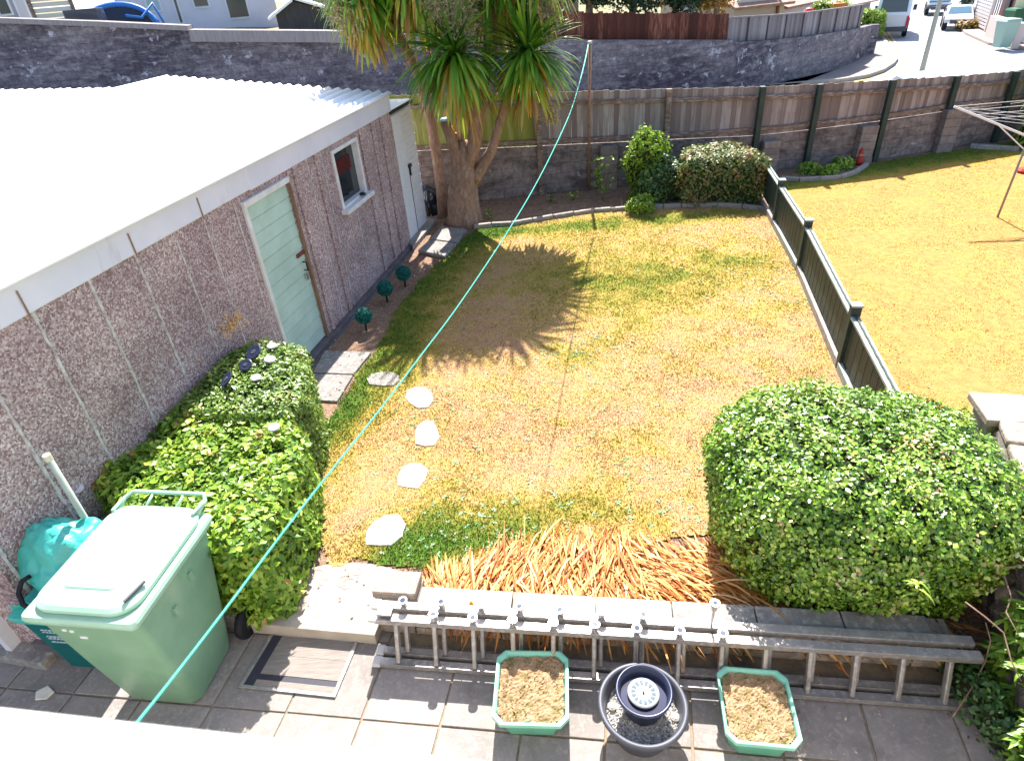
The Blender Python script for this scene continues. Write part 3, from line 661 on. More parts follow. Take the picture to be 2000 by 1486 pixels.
for a, b in zip(fine[:-1], fine[1:]):
    yb = Vector((0, .21, 0)); a_, b_ = a + Vector((0, .06, 0)), b + Vector((0, .06, 0)); za, zb = wallf(a), wallf(b)
    u = wallquad(mb, a_, b_, -.2, -.2, za, zb, u)
    mb.face([(a_.x, a_.y, za), (b_.x, b_.y, zb), (b_.x, b_.y + .2, zb), (a_.x, a_.y + .2, za)]); mb.face([(b_.x, b_.y + .2, -.2), (a_.x, a_.y + .2, -.2), (a_.x, a_.y + .2, za), (b_.x, b_.y + .2, zb)])
mb.build('blocks', BLOCKW, t)
for px, hh in ((1190, .98), (1703, 1.0), (1868, 1.1), (1512, .9)):
    p = on_line(px); mb = MB(); z_ = wallf(p) * hh
    for k in range(5):
        z0 = k * z_ / 5; mb.box((p.x + random.uniform(-.01, .01), p.y - .10, z0 + z_ / 10), (.38, .22, z_ / 5 - .005), None, random.random())
    mb.build('pier', mat('pier_block', (.26, .22, .20), (.18, .15, .14), scale=7, rough=.95, bump=1.2, bscale=30, tint=.12), t, bevel=.008)

# ---- garage, our side
GX = Vector((-3.97, 3.37, 0))
def gp(s, n, z): p = GX + Dv * s + Nv * n; return Vector((p.x, p.y, z))
GA = (Dv, Nv, ZV)      # axes for boxes: x along the garage, y outwards
t = thing('garage', 'pebbledashed concrete garage with white corrugated roof and mint green side door', 'garage', (-5.5, 7.8, 0))
Lg = 8.9; WH = 2.52; Wg = 4.34
mb = MB()
def gbox(mb, s0, s1, n0, n1, z0, z1, tt=.5): mb.box(gp((s0 + s1) / 2, (n0 + n1) / 2, (z0 + z1) / 2), (s1 - s0, n1 - n0, z1 - z0), GA, tt)
# side wall with the door and window openings
DS0, DS1, DZ = 4.17, 5.16, 2.34; WS0, WS1, WZ0, WZ1 = 6.5, 7.44, 1.53, 2.40
gbox(mb, 0, DS0, -.12, 0, 0.02, WH); gbox(mb, DS0, DS1, -.12, 0, DZ, WH); gbox(mb, DS1, WS0, -.12, 0, .02, WH); gbox(mb, WS0, WS1, -.12, 0, .02, WZ0); gbox(mb, WS0, WS1, -.12, 0, WZ1, WH); gbox(mb, WS1, Lg, -.12, 0, .02, WH)
gbox(mb, Lg, Lg + .1, -Wg, 0, .02, WH + .1); gbox(mb, 0, Lg, -Wg - .1, -Wg, .02, WH + .3)
gbox(mb, -.002, .1, -.42, -.121, -.11, WH)
mb.build('wall', PEBBLE, t)
mb = MB(); gbox(mb, -.05, Lg + .6, -.2, .09, -.14, .045); gbox(mb, -.05, Lg + .6, .09, .16, -.14, -.0)
mb.build('plinth', CONCD, t, bevel=.01)
for s in (.07, .66, 1.21, 1.80, 2.37, 2.94, 3.42, 3.98, 5.78, 6.2, 7.62, 8.2, 8.6, 6.97):
    mb = MB(); w_ = .024 if s < 2.6 else .014; pts = 26; z1 = WH - .02 if s != 6.97 else WZ0 - .1
    for k in range(pts):
        a = k / pts; z0 = .05 + (z1 - .05) * a; z2 = .05 + (z1 - .05) * (a + 1 / pts); ww = w_ * random.uniform(.6, 1.3); mb.box(gp(s + random.uniform(-.004, .004), .003, (z0 + z2) / 2), (ww, .012, z2 - z0), GA)
    mb.build('panel_joint', SEAM, t)
for s in (5.35, 5.98, 7.55, 8.05, 8.45):                     # projecting ribs of the far panels
    mb = MB(); gbox(mb, s, s + .10, 0, .035, .05, WH - .01); mb.build('panel_rib', PEBBLE, t, bevel=.012)
# corrugated roof, corrugations run along the garage
mb = MB(); n_ = 150; rows = 9
def roofz(n): return 2.79 + (-n) * .098
V = []; sN = -.25; sE = Lg + .02
for r in range(rows + 1):
    s = -.3 + (sE + .3) * r / rows
    for k in range(n_ + 1):
        n = .12 - (Wg + .12) * k / n_; z = roofz(n) + .032 * math.sin(k / n_ * 2 * math.pi * 24); V.append(gp(s, n, z))
mb.mesh(V, [(r * (n_ + 1) + k, r * (n_ + 1) + k + 1, (r + 1) * (n_ + 1) + k + 1, (r + 1) * (n_ + 1) + k) for r in range(rows) for k in range(n_)])
o = mb.build('roof', ROOF, t, smooth=True); sm = o.modifiers.new('solid', 'SOLIDIFY'); sm.thickness = .012
# fascia in two lengths with an overlap
mb = MB(); gbox(mb, 4.32, Lg + .06, -.04, .05, 2.49, 2.775); mb.build('fascia', FASCIA, t, bevel=.012)
mb = MB(); gbox(mb, -.35, 4.36, -.03, .038, 2.50, 2.765); mb.build('fascia', FASCIA, t, bevel=.012)
mb = MB(); gbox(mb, Lg + .0, Lg + .05, -Wg, -.045, 2.55, 2.70); mb.build('end_fascia', FASCIA, t)
for s in (1.15, 2.35, 3.38): mb = MB(); mb.tube([gp(s, .045, 2.47), gp(s, .045, 2.70)], .007, 6); mb.build('bracket', RUST, t)
# door
fr = MB(); gbox(fr, DS0 - .06, DS0, -.02, .03, .04, DZ + .05); gbox(fr, DS0 - .06, DS1 + .02, -.02, .045, DZ, DZ + .07); fr.build('door_frame', WHITEPAINT, t, bevel=.005)
fr = MB(); gbox(fr, DS1, DS1 + .05, -.02, .03, .04, DZ); fr.build('door_post', WOODB, t, bevel=.004)
dm = MB(); nb = 13
for k in range(nb):
    z0 = .07 + (DZ - .08) * k / nb; z1 = .07 + (DZ - .08) * (k + 1) / nb; a = [gp(DS0 + .005, n, z) for n, z in ((-.03, z0), (-.008, z0 + .004), (-.018, z1 - .012), (-.03, z1))]; b = [gp(DS1 - .005, n, z) for n, z in ((-.03, z0), (-.008, z0 + .004), (-.018, z1 - .012), (-.03, z1))]
    for i in range(3): dm.face([a[i], b[i], b[i + 1], a[i + 1]])
door = dm.build('door', MINT, t)
h = MB(); gbox(h, DS1 - .20, DS1 + .06, -.012, .008, 1.37, 1.42); h.build('hasp', mat('rust_red', (.20, .05, .03), (.12, .03, .02), scale=20, rough=.8), door)
h = MB(); h.tube([gp(DS1 - .10, .0, 1.28), gp(DS1 - .10, .05, 1.28), gp(DS1 - .10, .05, 1.16), gp(DS1 - .10, .0, 1.16)], .012, 8); h.build('handle', BLACK, door)
h = MB(); gbox(h, DS1 - .13, DS1 - .08, -.005, .02, 1.02, 1.11); h.build('padlock', STEEL, door)
for k in range(7): h = MB(); gbox(h, DS1 - .012, DS1 + .008, -.005, .006, .35 + k * .28, .40 + k * .28); h.build('hinge', STEEL, door)
# window
fr = MB(); fw = .055
gbox(fr, WS0, WS0 + fw, -.10, .025, WZ0, WZ1); gbox(fr, WS1 - fw, WS1, -.10, .025, WZ0, WZ1); gbox(fr, WS0 + fw, WS1 - fw, -.10, .025, WZ1 - fw, WZ1); gbox(fr, WS0 + fw, WS1 - fw, -.10, .022, WZ0, WZ0 + .03)
win = fr.build('window', WHITEPAINT, t, bevel=.004)
h = MB(); gbox(h, WS0 - .05, WS1 + .06, -.02, .12, WZ0 - .07, WZ0); h.build('sill', WHITEPAINT, win, bevel=.01)
h = MB(); gbox(h, WS0 + fw, WS1 - fw, -.085, -.08, WZ0 + .03, WZ1 - fw); h.build('pane', GLASS, win)
h = MB(); gbox(h, WS0 + .08, WS0 + .17, -.078, -.068, WZ0 + .03, WZ0 + .62); h.build('blind_strip', mat('pale_strip', (.42, .50, .54), rough=.5), win, bevel=.01)
h = MB(); gbox(h, WS0 + .22, WS1 - .2, -.079, -.074, WZ0 + .45, WZ0 + .66); h.build('curtain', mat('dark_red_cloth', (.10, .008, .012), (.05, .004, .006), scale=20, rough=.8), win)
# roller door at the house end
t2 = gp(-.03, -1.6, 0)
fr = MB(); 
for k in range(11):
    z0 = -.02 + k * .21; gbox(fr, -.07, -.03, -3.4, -.44, z0, z0 + .19)
gbox(fr, -.05, -.02, -3.4, -.44, -.02, 2.3)
fr.build('garage_door', mat('white_garage_door', (.66, .67, .78), (.60, .61, .72), scale=2, rough=.45), t, bevel=.02)
fr = MB(); gbox(fr, -.10, .0, -.44, -.38, -.1, 2.3); fr.build('door_jamb', UPVC, t)
fr = MB(); gbox(fr, -.16, .0, -3.6, -.02, -.14, -.03); fr.build('door_sill', CONC, t, bevel=.01)
o = bpy.data.objects
# the neighbouring garage
t = thing('garage', 'second garage roof of white corrugated sheets, left of the pebbledashed garage', 'garage', (-9, 7, 0))
mb = MB(); V = []; n_ = 120; s1n = 7.8
for r in range(2):
    for k in range(n_ + 1):
        n = -Wg - .12 - 5.4 * k / n_; z = 3.17 + .02 * (-n - Wg) + .035 * math.sin(k / n_ * 2 * math.pi * 27); V.append(gp(-.5 + (s1n + .5) * r, n, z))
mb.mesh(V, [(k, k + 1, n_ + 2 + k, n_ + 1 + k) for k in range(n_)]); o = mb.build('roof', ROOF, t, smooth=True); sm = o.modifiers.new('solid', 'SOLIDIFY'); sm.thickness = .02
mb = MB(); gbox(mb, -.4, s1n - .08, -Wg - 5.4, -Wg - .14, -.2, 3.02); mb.build('wall', PEBBLE, t)

# ---- white locker beyond the garage
t = thing('garden_shed', 'narrow white plastic tool shed with dark roof at the far end of the garage', 'shed', gp(9.6, -.4, .03))
s0, s1 = 8.98, 10.15
mb = MB(); gbox(mb, s0, s1, -.75, -.05, .05, 2.42); body_ = mb.build('body', UPVC, t)
mb = MB(); gbox(mb, s0 - .02, s1 + .02, -.8, .02, 2.42, 2.49); mb.build('roof', BLACK, t, bevel=.01)
mb = MB(); gbox(mb, s0 + .02, s0 + .54, -.05, -.015, .08, 2.38)
for k in range(5): gbox(mb, s0 + .07 + k * .1, s0 + .10 + k * .1, -.015, -.008, .12, 2.34)
dr = mb.build('door', UPVC, t, bevel=.004)
mb = MB(); gbox(mb, s0 + .542, s0 + .566, -.045, -.012, .08, 1.36); mb.build('gap_strip', BLACK, t)
mb = MB()
for k in range(23): gbox(mb, s0 + .57, s1 - .02, -.05, -.022 + .006 * (k % 2), .08 + k * .1, .172 + k * .1)
gbox(mb, s0 + .57, s1 - .02, -.055, -.03, .08, 2.38); mb.build('slatted_panel', UPVC, t, bevel=.003)
mb = MB(); gbox(mb, s0 + .50, s0 + .62, -.01, .03, 1.36, 1.42); gbox(mb, s0 + .54, s0 + .57, -.01, .02, 1.2, 1.37); mb.build('latch', BLACK, dr)
# concrete plinth slab in front of it and the two raised slabs by the palm
def slabthing(name, label, cat, pxs, z, th, m, group=None, bev=.012):
    P = [at(*p, z) for p in pxs]; c = sum(P, Vector()) / len(P); t = thing(name, label, cat, (c.x, c.y, z - th), group) if False else None
    mb = MB(); mb.prism([(p.x, p.y) for p in P], z - th, z); o = mb.build(name, m, bevel=bev); center(o); tag(o, label, cat, group); return o
def center(o):                                     # put the origin of a one-mesh thing at its base
    V = [v.co.copy() for v in o.data.vertices]; c = sum(V, Vector()) / len(V); c.z = min(v.z for v in V)
    for v in o.data.vertices: v.co -= c
    o.location = c
slabthing('concrete_step', 'grey concrete base slab lying below the white tool shed', 'slab', [(797, 470), (836, 425), (852, 428), (806, 482)], .08, .09, CONC)
slabthing('paving_slab', 'grey paving slab beside the palm trunk, farther of the raised pair', 'slab', [(840, 466), (862, 441), (911, 447), (892, 473)], .07, .07, SLABG, 'raised slabs beside the palm')
slabthing('paving_slab', 'grey paving slab near the palm, closer of the raised pair', 'slab', [(816, 488), (839, 468), (891, 475), (868, 500)], .07, .07, SLABG, 'raised slabs beside the palm')
slabthing('paving_slab', 'plain grey paving slab right below the mint door, partly hidden by garage plinth', 'slab', [(634, 684), (725, 687), (690, 730), (610, 727)], .03, .04, SLABG, 'slabs outside the mint door')
slabthing('paving_slab', 'sun dappled grey paving slab between mint door and square hedge', 'slab', [(609, 729), (689, 732), (658, 783), (580, 778)], .03, .04, SLABG, 'slabs outside the mint door')
# stepping stones
for i, (px, py, w_, h_, m_, lab) in enumerate(((750, 738, 66, 30, SLABG, 'grey shaded stepping stone nearest the paving slabs'), (820, 775, 54, 40, STONEW, 'rounded white stepping stone second from the paving slabs'),
        (833, 845, 50, 50, STONEW, 'white stepping stone in the middle of the curved row'), (805, 927, 56, 54, STONEW, 'squarish white stepping stone fourth along the row'), (752, 1036, 72, 66, STONEW, 'largest white stepping stone closest to the patio step'))):
    pts = []
    n_ = 9
    for k in range(n_):
        a = 2 * math.pi * k / n_ + .3; r = random.uniform(.82, 1.10) * (1 / max(abs(math.cos(a)), abs(math.sin(a)))) ** .35; sk = -.25 if i > 2 else 0
        pts.append((px + w_ / 2 * r * (math.cos(a) + sk * math.sin(a)), py + h_ / 2 * r * math.sin(a)))
    slabthing('stepping_stone', lab, 'stepping stone', pts, .026, .04, m_, 'stepping stones across the lawn')
# semicircular step
arc = [(500, 1194), (520, 1165), (545, 1140), (575, 1120), (610, 1107), (650, 1099), (690, 1097), (735, 1101), (775, 1112), (815, 1130), (835, 1150), (800, 1205), (735, 1215)]
P = [at(*p, .005) for p in arc]; t = thing('garden_step', 'pale semicircular stone step with swirl relief between patio and lawn', 'step', (-1.6, 3.6, PZ))
mb = MB(); mb.prism([(p.x, p.y) for p in P], -.115, .005); mb.build('tread', COPE, t, bevel=.01)
mb = MB(); c = at(665, 1165, .005)
for i in range(9):
    cc = c + Vector((random.uniform(-.55, .5), random.uniform(-.05, .36), 0)); r0 = random.uniform(.05, .11); a0 = random.random() * 6
    pts = [cc + Vector((math.cos(a0 + q * .5), math.sin(a0 + q * .5), 0)) * r0 * (1 - q / 14) + Vector((0, 0, .001)) for q in range(11)]
    if all(in_poly(np.array(p.x), np.array(p.y), [(q.x, q.y) for q in P]) for p in pts): mb = MB(); mb.tube(pts, .0035, 5); mb.build('relief', COPE, t)
a, b = at(498, 1196, .0), at(738, 1217, .0)
mb = MB(); X_ = (b - a).normalized(); mb.box((a + b) / 2 + Vector((0, -.05, -.06)), ((b - a).length, .13, .128), (X_, ZV.cross(X_), ZV)); mb.build('riser', mat('step_riser', (.44, .38, .32), (.36, .31, .26), scale=6, rough=.9, bump=.4), t, bevel=.01)
# doormat / grating
mc = [at(*p, PZ) for p in ((532, 1235), (702, 1250), (655, 1363), (466, 1343))]
t = thing('doormat', 'grey metal framed doormat panel lying on the patio slabs', 'doormat', tuple((mc[0] + mc[2]) / 2))
def quad_at(u, v): return mc[0].lerp(mc[1], u).lerp(mc[3].lerp(mc[2], u), v)
def qprism(mb, u0, u1, v0, v1, z0, z1, tt=.5): mb.prism([tuple(quad_at(u, v))[:2] for u, v in ((u0, v0), (u1, v0), (u1, v1), (u0, v1))], PZ + z0, PZ + z1, tt)
mb = MB(); qprism(mb, 0, 1, 0, .05, .002, .016); qprism(mb, 0, 1, .95, 1, .002, .016); qprism(mb, 0, .035, .05, .95, .002, .016); qprism(mb, .965, 1, .05, .95, .002, .016); mb.build('frame', ALU, t, bevel=.002)
mb = MB(); qprism(mb, .14, .965, .05, .40, .002, .011); qprism(mb, .14, .965, .405, .74, .002, .012); qprism(mb, .14, .965, .84, .95, .002, .012); mb.build('panel', mat('mat_board', (.25, .22, .20), (.19, .165, .15), scale=9, rough=.9, bump=.5, stretch=(.6, 5, 1)), t)
mb = MB(); qprism(mb, .035, .14, .05, .95, .002, .009); qprism(mb, .14, .965, .74, .84, .002, .008); mb.build('rubber_and_shade_strip', mat('dark_strip', (.035, .035, .05), rough=.6), t)  # left strip is shadow painted as a dark panel; front strip is black rubber

# low stone wall with copings
t = thing('low_wall', 'low stone retaining wall with pale coping behind the ladder', 'wall', tuple(front(2, .1, ) + Vector((0, 0, PZ))))
mb = MB(); L_ = 4.3; rows = 4; x0 = -.05
for r in range(rows):
    s = x0 - (.15 if r % 2 else 0)
    while s < L_:
        ln = random.uniform(.28, .45); sa = max(s, x0); sb = min(s + ln, L_)
        if sb - sa > .03: c = front((sa + sb) / 2, .13 + random.uniform(-.008, .008)); mb.box((c.x, c.y, PZ + .042 + r * .083), (sb - sa - .012, .2, .075), (Lv, LN, ZV), random.random())
        s += ln
mb.box(tuple(front(L_ / 2, .13))[:2] + (PZ + .16,), (L_ - .04, .16, .32), (Lv, LN, ZV)); mb.build('stonework', WALLST, t, bevel=.008)
s = .28
for ln in (.78, .66, .58, .62, .62, .6, .5, .5):
    if s + ln > L_ + .2: break
    mb = MB(); c = front(s + ln / 2, .105); mb.box((c.x, c.y, .245), (ln - .01, .20, .05), (Lv, LN, ZV)); mb.build('coping', COPE if s < 2.0 else CONC, t, bevel=.007); s += ln  # right-hand copings use a darker material: the bush's shadow put into colour
mb = MB(); c = front(.11, .16); 
for k in range(4): mb.box((c.x + random.uniform(-.012, .012), c.y + random.uniform(-.006, .006), .225 + k * .042), (.36, .22, .039), (Lv, LN, ZV), random.random())
o = mb.build('brick', WALLST, bevel=.008); center(o); tag(o, 'rough stone block on the left end of the low wall', 'stone')

# extension ladder lying on its edge against the wall
t = thing('ladder', 'long aluminium extension ladder lying on its side along the low wall', 'ladder', (-1.2, 3.0, PZ))
la = Vector((-1.24, 3.04, 0)); lb = Vector((3.06, 2.33, 0)); LX = (lb - la).normalized(); LY = ZV.cross(LX); LL = (lb - la).length
RX = []
for sec, (off, e0, e1, zt) in enumerate(((0, .0, LL, .30), (.098, .0, LL - .02, .325))):
    for z, nm in ((PZ + .035, 'stile'), (zt - (0 if sec else 0), 'stile')):
        e_ = .0 if z < 0 else (.0 if sec == 0 else .0)
        mb = MB(); off_ = off + (.13 if z > 0 else 0); a = la + LY * off_ + LX * (e0 + (.02 if z < 0 else 0)); b = la + LX * e1 + LY * off_
        c = (a + b) / 2 + Vector((0, 0, z)); mb.box(c, ((b - a).length, .068, .026), (LX, LY, ZV)); 
        mb.box(c + LY * .0335 + Vector((0, 0, -.014)), ((b - a).length - .002, .004, .03), (LX, LY, ZV)); mb.box(c - LY * .0335 + Vector((0, 0, -.014 if z > 0 else .002)), ((b - a).length - .002, .004, .046), (LX, LY, ZV))
        mb.build('stile', ALU, t, bevel=.003)
    for k in range(14):
        s = .17 + k * (LL - .36) / 13 * 1.0 + (.05 if sec else 0); 
        if s > e1 - .05: continue
        p = la + LX * s + LY * off
        mb = MB(); mb.span((p.x, p.y, PZ + .045), tuple(p + LY * .13)[:2] + (zt - .01,), .036, .05, side=LX); mb.build('rung', ALU, t, bevel=.01); RX.append((sec, k, p + LY * .13, zt + .014))
    for z in (PZ + .035, zt):
        p = la + LX * (e0 - .01) + LY * (off + (.13 if z > 0 else 0)); mb = MB(); mb.box((p.x, p.y, z), (.07, .092, .036), (LX, LY, ZV)); mb.build('end_cap', mat('pale_cap', (.5, .5, .5), rough=.5), t, bevel=.012)
p = la + LX * .08 + LY * .17; mb = MB(); mb.box((p.x, p.y, .343), (.12, .11, .02), (LX, LY, ZV)); mb.build('bracket', ALU, t, bevel=.005)
# solar lights stuck into the rung ends
def solar(h=.05):
    t = thing('solar_light', 'x', 'solar light'); 
    mb = MB(); mb.lathe([(.0, 0), (.025, 0), (.025, h), (.036, h + .004), (.037, h + .022), (.0, h + .022)], (0, 0, 0), 20); mb.build('body', STEEL, t, smooth=False)
    mb = MB(); mb.lathe([(.0, h + .0235), (.021, h + .0235), (.021, h + .022)], (0, 0, 0), 16); mb.build('solar_cell', GLASSB, t)
    return t
proto = None; words = ['first', 'second', 'third', 'fourth', 'fifth', 'sixth', 'seventh', 'eighth']
cnt = {0: 0, 1: 0}
for sec, k, p, z in RX:
    if k < (1 if sec == 0 else 0) or k > (8 if sec == 0 else 6): continue
    if proto is None: o = proto = solar()
    else: o = copy_tree(proto)
    o.location = (p.x, p.y, z - .004); cnt[sec] += 1; o.rotation_euler = (random.uniform(-.08, .08), random.uniform(-.08, .08), 0)
    o['label'] = 'steel solar light, %s from the left in the %s rail of the ladder' % (words[cnt[sec] - 1], 'nearer' if sec == 0 else 'farther'); o['group'] = 'solar lights stuck in the ladder rail'
p = la + LX * 2.56 + LY * .215; tl = thing('solar_light', 'tall steel solar light on a long stake rising above the ladder', 'solar light', (p.x, p.y, .33))
mb = MB(); mb.tube([(p.x, p.y, .33), (p.x, p.y, .53)], .010, 8); mb.build('stake', STEEL, tl)
mb = MB(); mb.lathe([(0, 0), (.022, 0), (.022, .05), (.036, .055), (.036, .07), (0, .07)], (p.x, p.y, .53), 20); mb.build('body', STEEL, tl)
mb = MB(); mb.lathe([(0, .0715), (.018, .0715), (.018, .07)], (p.x, p.y, .53), 16); mb.build('solar_cell', GLASSB, tl)
# little figure on the coping
p = at(921, 1183, .27); mb = MB(); mb.lathe([(0, 0), (.016, 0), (.019, .02), (.010, .035), (.012, .045), (0, .055)], p, 12); o = mb.build('ornament', mat('amber_plastic', (.7, .28, .02), rough=.4), smooth=True); center(o); tag(o, 'tiny amber ornament standing on the wall coping', 'ornament')

# ---- right divider fence
t = thing('divider_fence', 'low dark green panel fence dividing the two lawns', 'fence', (4.8, 9, 0))
F0 = Vector((5.46, 12.75, 0)); F1 = Vector((4.84, 9.43, 0)); F2 = Vector((4.12, 6.52, 0)); F3 = Vector((3.55, 4.2, 0))
dF = (F0 - F2).normalized(); Fm = Vector((5.2, 11.35, 0))
stops = [Vector((5.62, 13.3, 0)), Vector((5.27, 11.55, 0)), F1, F2, F3]
for i, (a, b) in enumerate(zip(stops[:-1], stops[1:])):
    X_ = (b - a).normalized(); Y_ = ZV.cross(X_); L_ = (b - a).length - .1; mb = MB(); n_ = int(L_ / .1); c0 = a + X_ * .05; step = [-.0, 0, .0, 0][i]
    ht = .73
    for k in range(n_):
        c = c0 + X_ * (k + .5) * L_ / n_; mb.box((c.x + Y_.x * .003 * (k % 2), c.y + Y_.y * .003 * (k % 2), .1 + ht / 2), (L_ / n_ - .0004, .018, ht - .1), (X_, Y_, ZV), random.random())
    pn = mb.build('panel', GREENP, t)
    mb = MB(); c = (a + b) / 2; mb.box((c.x, c.y, ht + .018), (L_, .10, .035), (X_, Y_, ZV)); mb.build('capping_rail', GREENCAP, pn, bevel=.006)
    mb = MB(); mb.box((c.x - dF.y * .0 - .035, c.y, .055), (L_ + .04, .05, .13), (X_, Y_, ZV)); mb.build('gravel_board', GREENCAP if i % 2 else CONC, t, bevel=.006)
for p, hh in ((stops[1], .86), (F1, .86), (F2, .88), (F3, .84)):
    mb = MB(); mb.box((p.x, p.y, hh / 2), (.11, .11, hh), (Vector((dF.y, -dF.x, 0)), dF, ZV)); po = mb.build('post', GREENP, t, bevel=.006)
    mb = MB(); mb.box((p.x, p.y, hh + .012), (.13, .13, .024), (Vector((dF.y, -dF.x, 0)), dF, ZV)); mb.build('post_cap', GREENCAP, po, bevel=.006)

# ---- right stone wall, pillar
t = thing('stone_wall', 'rough dark stone boundary wall with capped pillar at the right edge', 'wall', (4.0, 3.4, PZ))
pc = [at(*p, 1.05) for p in ((1912, 772), (1990, 776), (2020, 832), (1935, 812))]
cc = sum(pc, Vector()) / 4; mb = MB(); mb.box((cc.x, cc.y, 1.03), (.42, .42, .07), (Nv, Dv, ZV)); pil = mb.build('pillar_cap', COPE, t, bevel=.012)
mb = MB(); mb.box((cc.x, cc.y, .43), (.32, .32, 1.14), (Nv, Dv, ZV)); mb.build('pillar', WALLST, t, bevel=.02)
wa = cc + Vector((-.02, -.2, 0)); wb = Vector((3.20, 1.0, 0)); wb = Vector((2.92, 1.1, 0)); wd_ = (wb - wa); wd_.z = 0; WLn = wd_.length; WX = wd_.normalized(); WY = ZV.cross(WX)
bm_ = bmesh.new(); nx, nz = 150, 44; V = []; F = []
for i in range(nx + 1):
    for j in range(nz + 1):
        s = WLn * i / nx; z = PZ + (1.0 - PZ) * j / nz * (1 - .10 * i / nx); q = wa + WX * s; rr = (fbm(np.array(s * 5), np.array(z * 6)) - .5) * .16
        p = q - WY * (.16 + float(rr)); V.append((p.x, p.y, z))
for i in range(nx):
    for j in range(nz): F.append((i * (nz + 1) + j, (i + 1) * (nz + 1) + j, (i + 1) * (nz + 1) + j + 1, i * (nz + 1) + j + 1))
k0 = len(V)
for i in range(nx + 1):
    s = WLn * i / nx; z = PZ + (1.0 - PZ) * (1 - .10 * i / nx); q = wa + WX * s + WY * .16; V.append((q.x, q.y, z)); V.append((q.x, q.y, PZ))
for i in range(nx):
    F.append((i * (nz + 1) + nz, (i + 1) * (nz + 1) + nz, k0 + 2 * i + 2, k0 + 2 * i)); F.append((k0 + 2 * i, k0 + 2 * i + 2, k0 + 2 * i + 3, k0 + 2 * i + 1))
F.append(tuple(range(nz + 1)) + (k0 + 0, k0 + 1))
bm_.free(); link_mesh('stonework', np.array(V, dtype=np.float32), F, ROCK, t, smooth=False)
mb = MB(); s = 0
while s < WLn - .1:
    ln = random.uniform(.3, .5); q = wa + WX * (s + ln / 2); z = PZ + (1.0 - PZ) * (1 - .10 * s / WLn) + .03
    mb.box((q.x, q.y, z), (ln - .015, .30, .07), ((WX * 1).normalized(), WY, ZV)); s += ln
mb.build('coping', WALLST, t, bevel=.02)

# ---- house wall under the camera, with the window sill
t = thing('house', 'white painted window sill of the house at the bottom edge', 'house', (0, 0, PZ))
HA = R_(100.3); HX = Vector((math.sin(HA), math.cos(HA), 0)); HY = Vector((-HX.y, HX.x, 0)); hs = at(0, 1374, 3.93)
mb = MB(); c = hs - HY * .30 + HX * .5; mb.box((c.x, c.y, 1.86), (9, .3, 3.96), (HX, HY, ZV)); mb.build('wall', mat('house_render', (.5, .47, .42), rough=.9), t)
mb = MB(); c = hs - HY * .15 + HX * .2; mb.box((c.x, c.y, 3.90), (2.6, .30, .06), (HX, HY, ZV)); mb.build('window_sill', mat('sill_white', (.82, .80, .76), rough=.5), t, bevel=.01)

# ================================================================== BIN GROUP
def loft_rings(mb, rings, t=.5, cap0=True, cap1=True):
    n_ = len(rings[0]); V = [p for r in rings for p in r]
    F = [(i * n_ + k, i * n_ + (k + 1) % n_, (i + 1) * n_ + (k + 1) % n_, (i + 1) * n_ + k) for i in range(len(rings) - 1) for k in range(n_)]
    if cap0: F.append(tuple(reversed(range(n_))))
    if cap1: F.append(tuple((len(rings) - 1) * n_ + k for k in range(n_)))
    mb.mesh(V, F, t)
def rrect(x0, x1, y0, y1, r, k=5):                      # rounded rectangle, counter-clockwise
    P = []
    for cx, cy, a0 in ((x1 - r, y1 - r, 0), (x0 + r, y1 - r, 90), (x0 + r, y0 + r, 180), (x1 - r, y0 + r, 270)):
        for i in range(k + 1): a = R_(a0 + 90 * i / k); P.append((cx + r * math.cos(a), cy + r * math.sin(a)))
    return P
BC = Vector((-2.86, 3.14, PZ)); BA = R_(9.5)             # bin base centre, heading
BX = Vector((math.cos(BA), -math.sin(BA), 0)); BY = Vector((math.sin(BA), math.cos(BA), 0))
def bp(x, y, z): return BC + BX * x + BY * y + Vector((0, 0, z))
def bring(x0, x1, y0, y1, r, z, k=5): return [bp(x, y, z) for x, y in rrect(x0, x1, y0, y1, r, k)]
t = thing('wheelie_bin', 'large green wheelie bin with pale sunlit lid and black wheel', 'bin', tuple(BC))
mb = MB(); HB = 1.27
rings = [bring(-.29, .29, -.27, .25, .10, .0), bring(-.31, .31, -.29, .27, .09, .03), bring(-.345, .345, -.36, .36, .06, .62), bring(-.375, .375, -.425, .47, .045, HB - .07)]
loft_rings(mb, rings, cap1=False); body_ = mb.build('body', BINB, t, smooth=True)
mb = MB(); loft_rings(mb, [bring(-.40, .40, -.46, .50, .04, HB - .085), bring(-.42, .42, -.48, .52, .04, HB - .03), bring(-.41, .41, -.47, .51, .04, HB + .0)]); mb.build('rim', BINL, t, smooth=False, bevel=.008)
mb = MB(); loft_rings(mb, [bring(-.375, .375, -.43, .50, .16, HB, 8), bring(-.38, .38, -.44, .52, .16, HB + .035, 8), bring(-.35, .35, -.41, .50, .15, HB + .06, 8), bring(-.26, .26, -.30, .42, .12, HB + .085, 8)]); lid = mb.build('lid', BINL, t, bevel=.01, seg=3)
mb = MB(); loft_rings(mb, [bring(-.20, .20, -.30, -.20, .045, HB + .075), bring(-.18, .18, -.285, -.21, .035, HB + .10)]); mb.build('lid_ridge', BINL, lid, bevel=.012)
mb = MB(); mb.tube([bp(-.33, .46, HB + .03), bp(-.34, .58, HB + .06), bp(-.30, .64, HB + .07), bp(.30, .64, HB + .07), bp(.34, .58, HB + .06), bp(.33, .46, HB + .03)], .017, 8)
for x in (-.13, .13): mb.tube([bp(x, .50, HB + .03), bp(x, .64, HB + .065)], .012, 6)
mb.build('lid_handle', BINL, t, smooth=True)
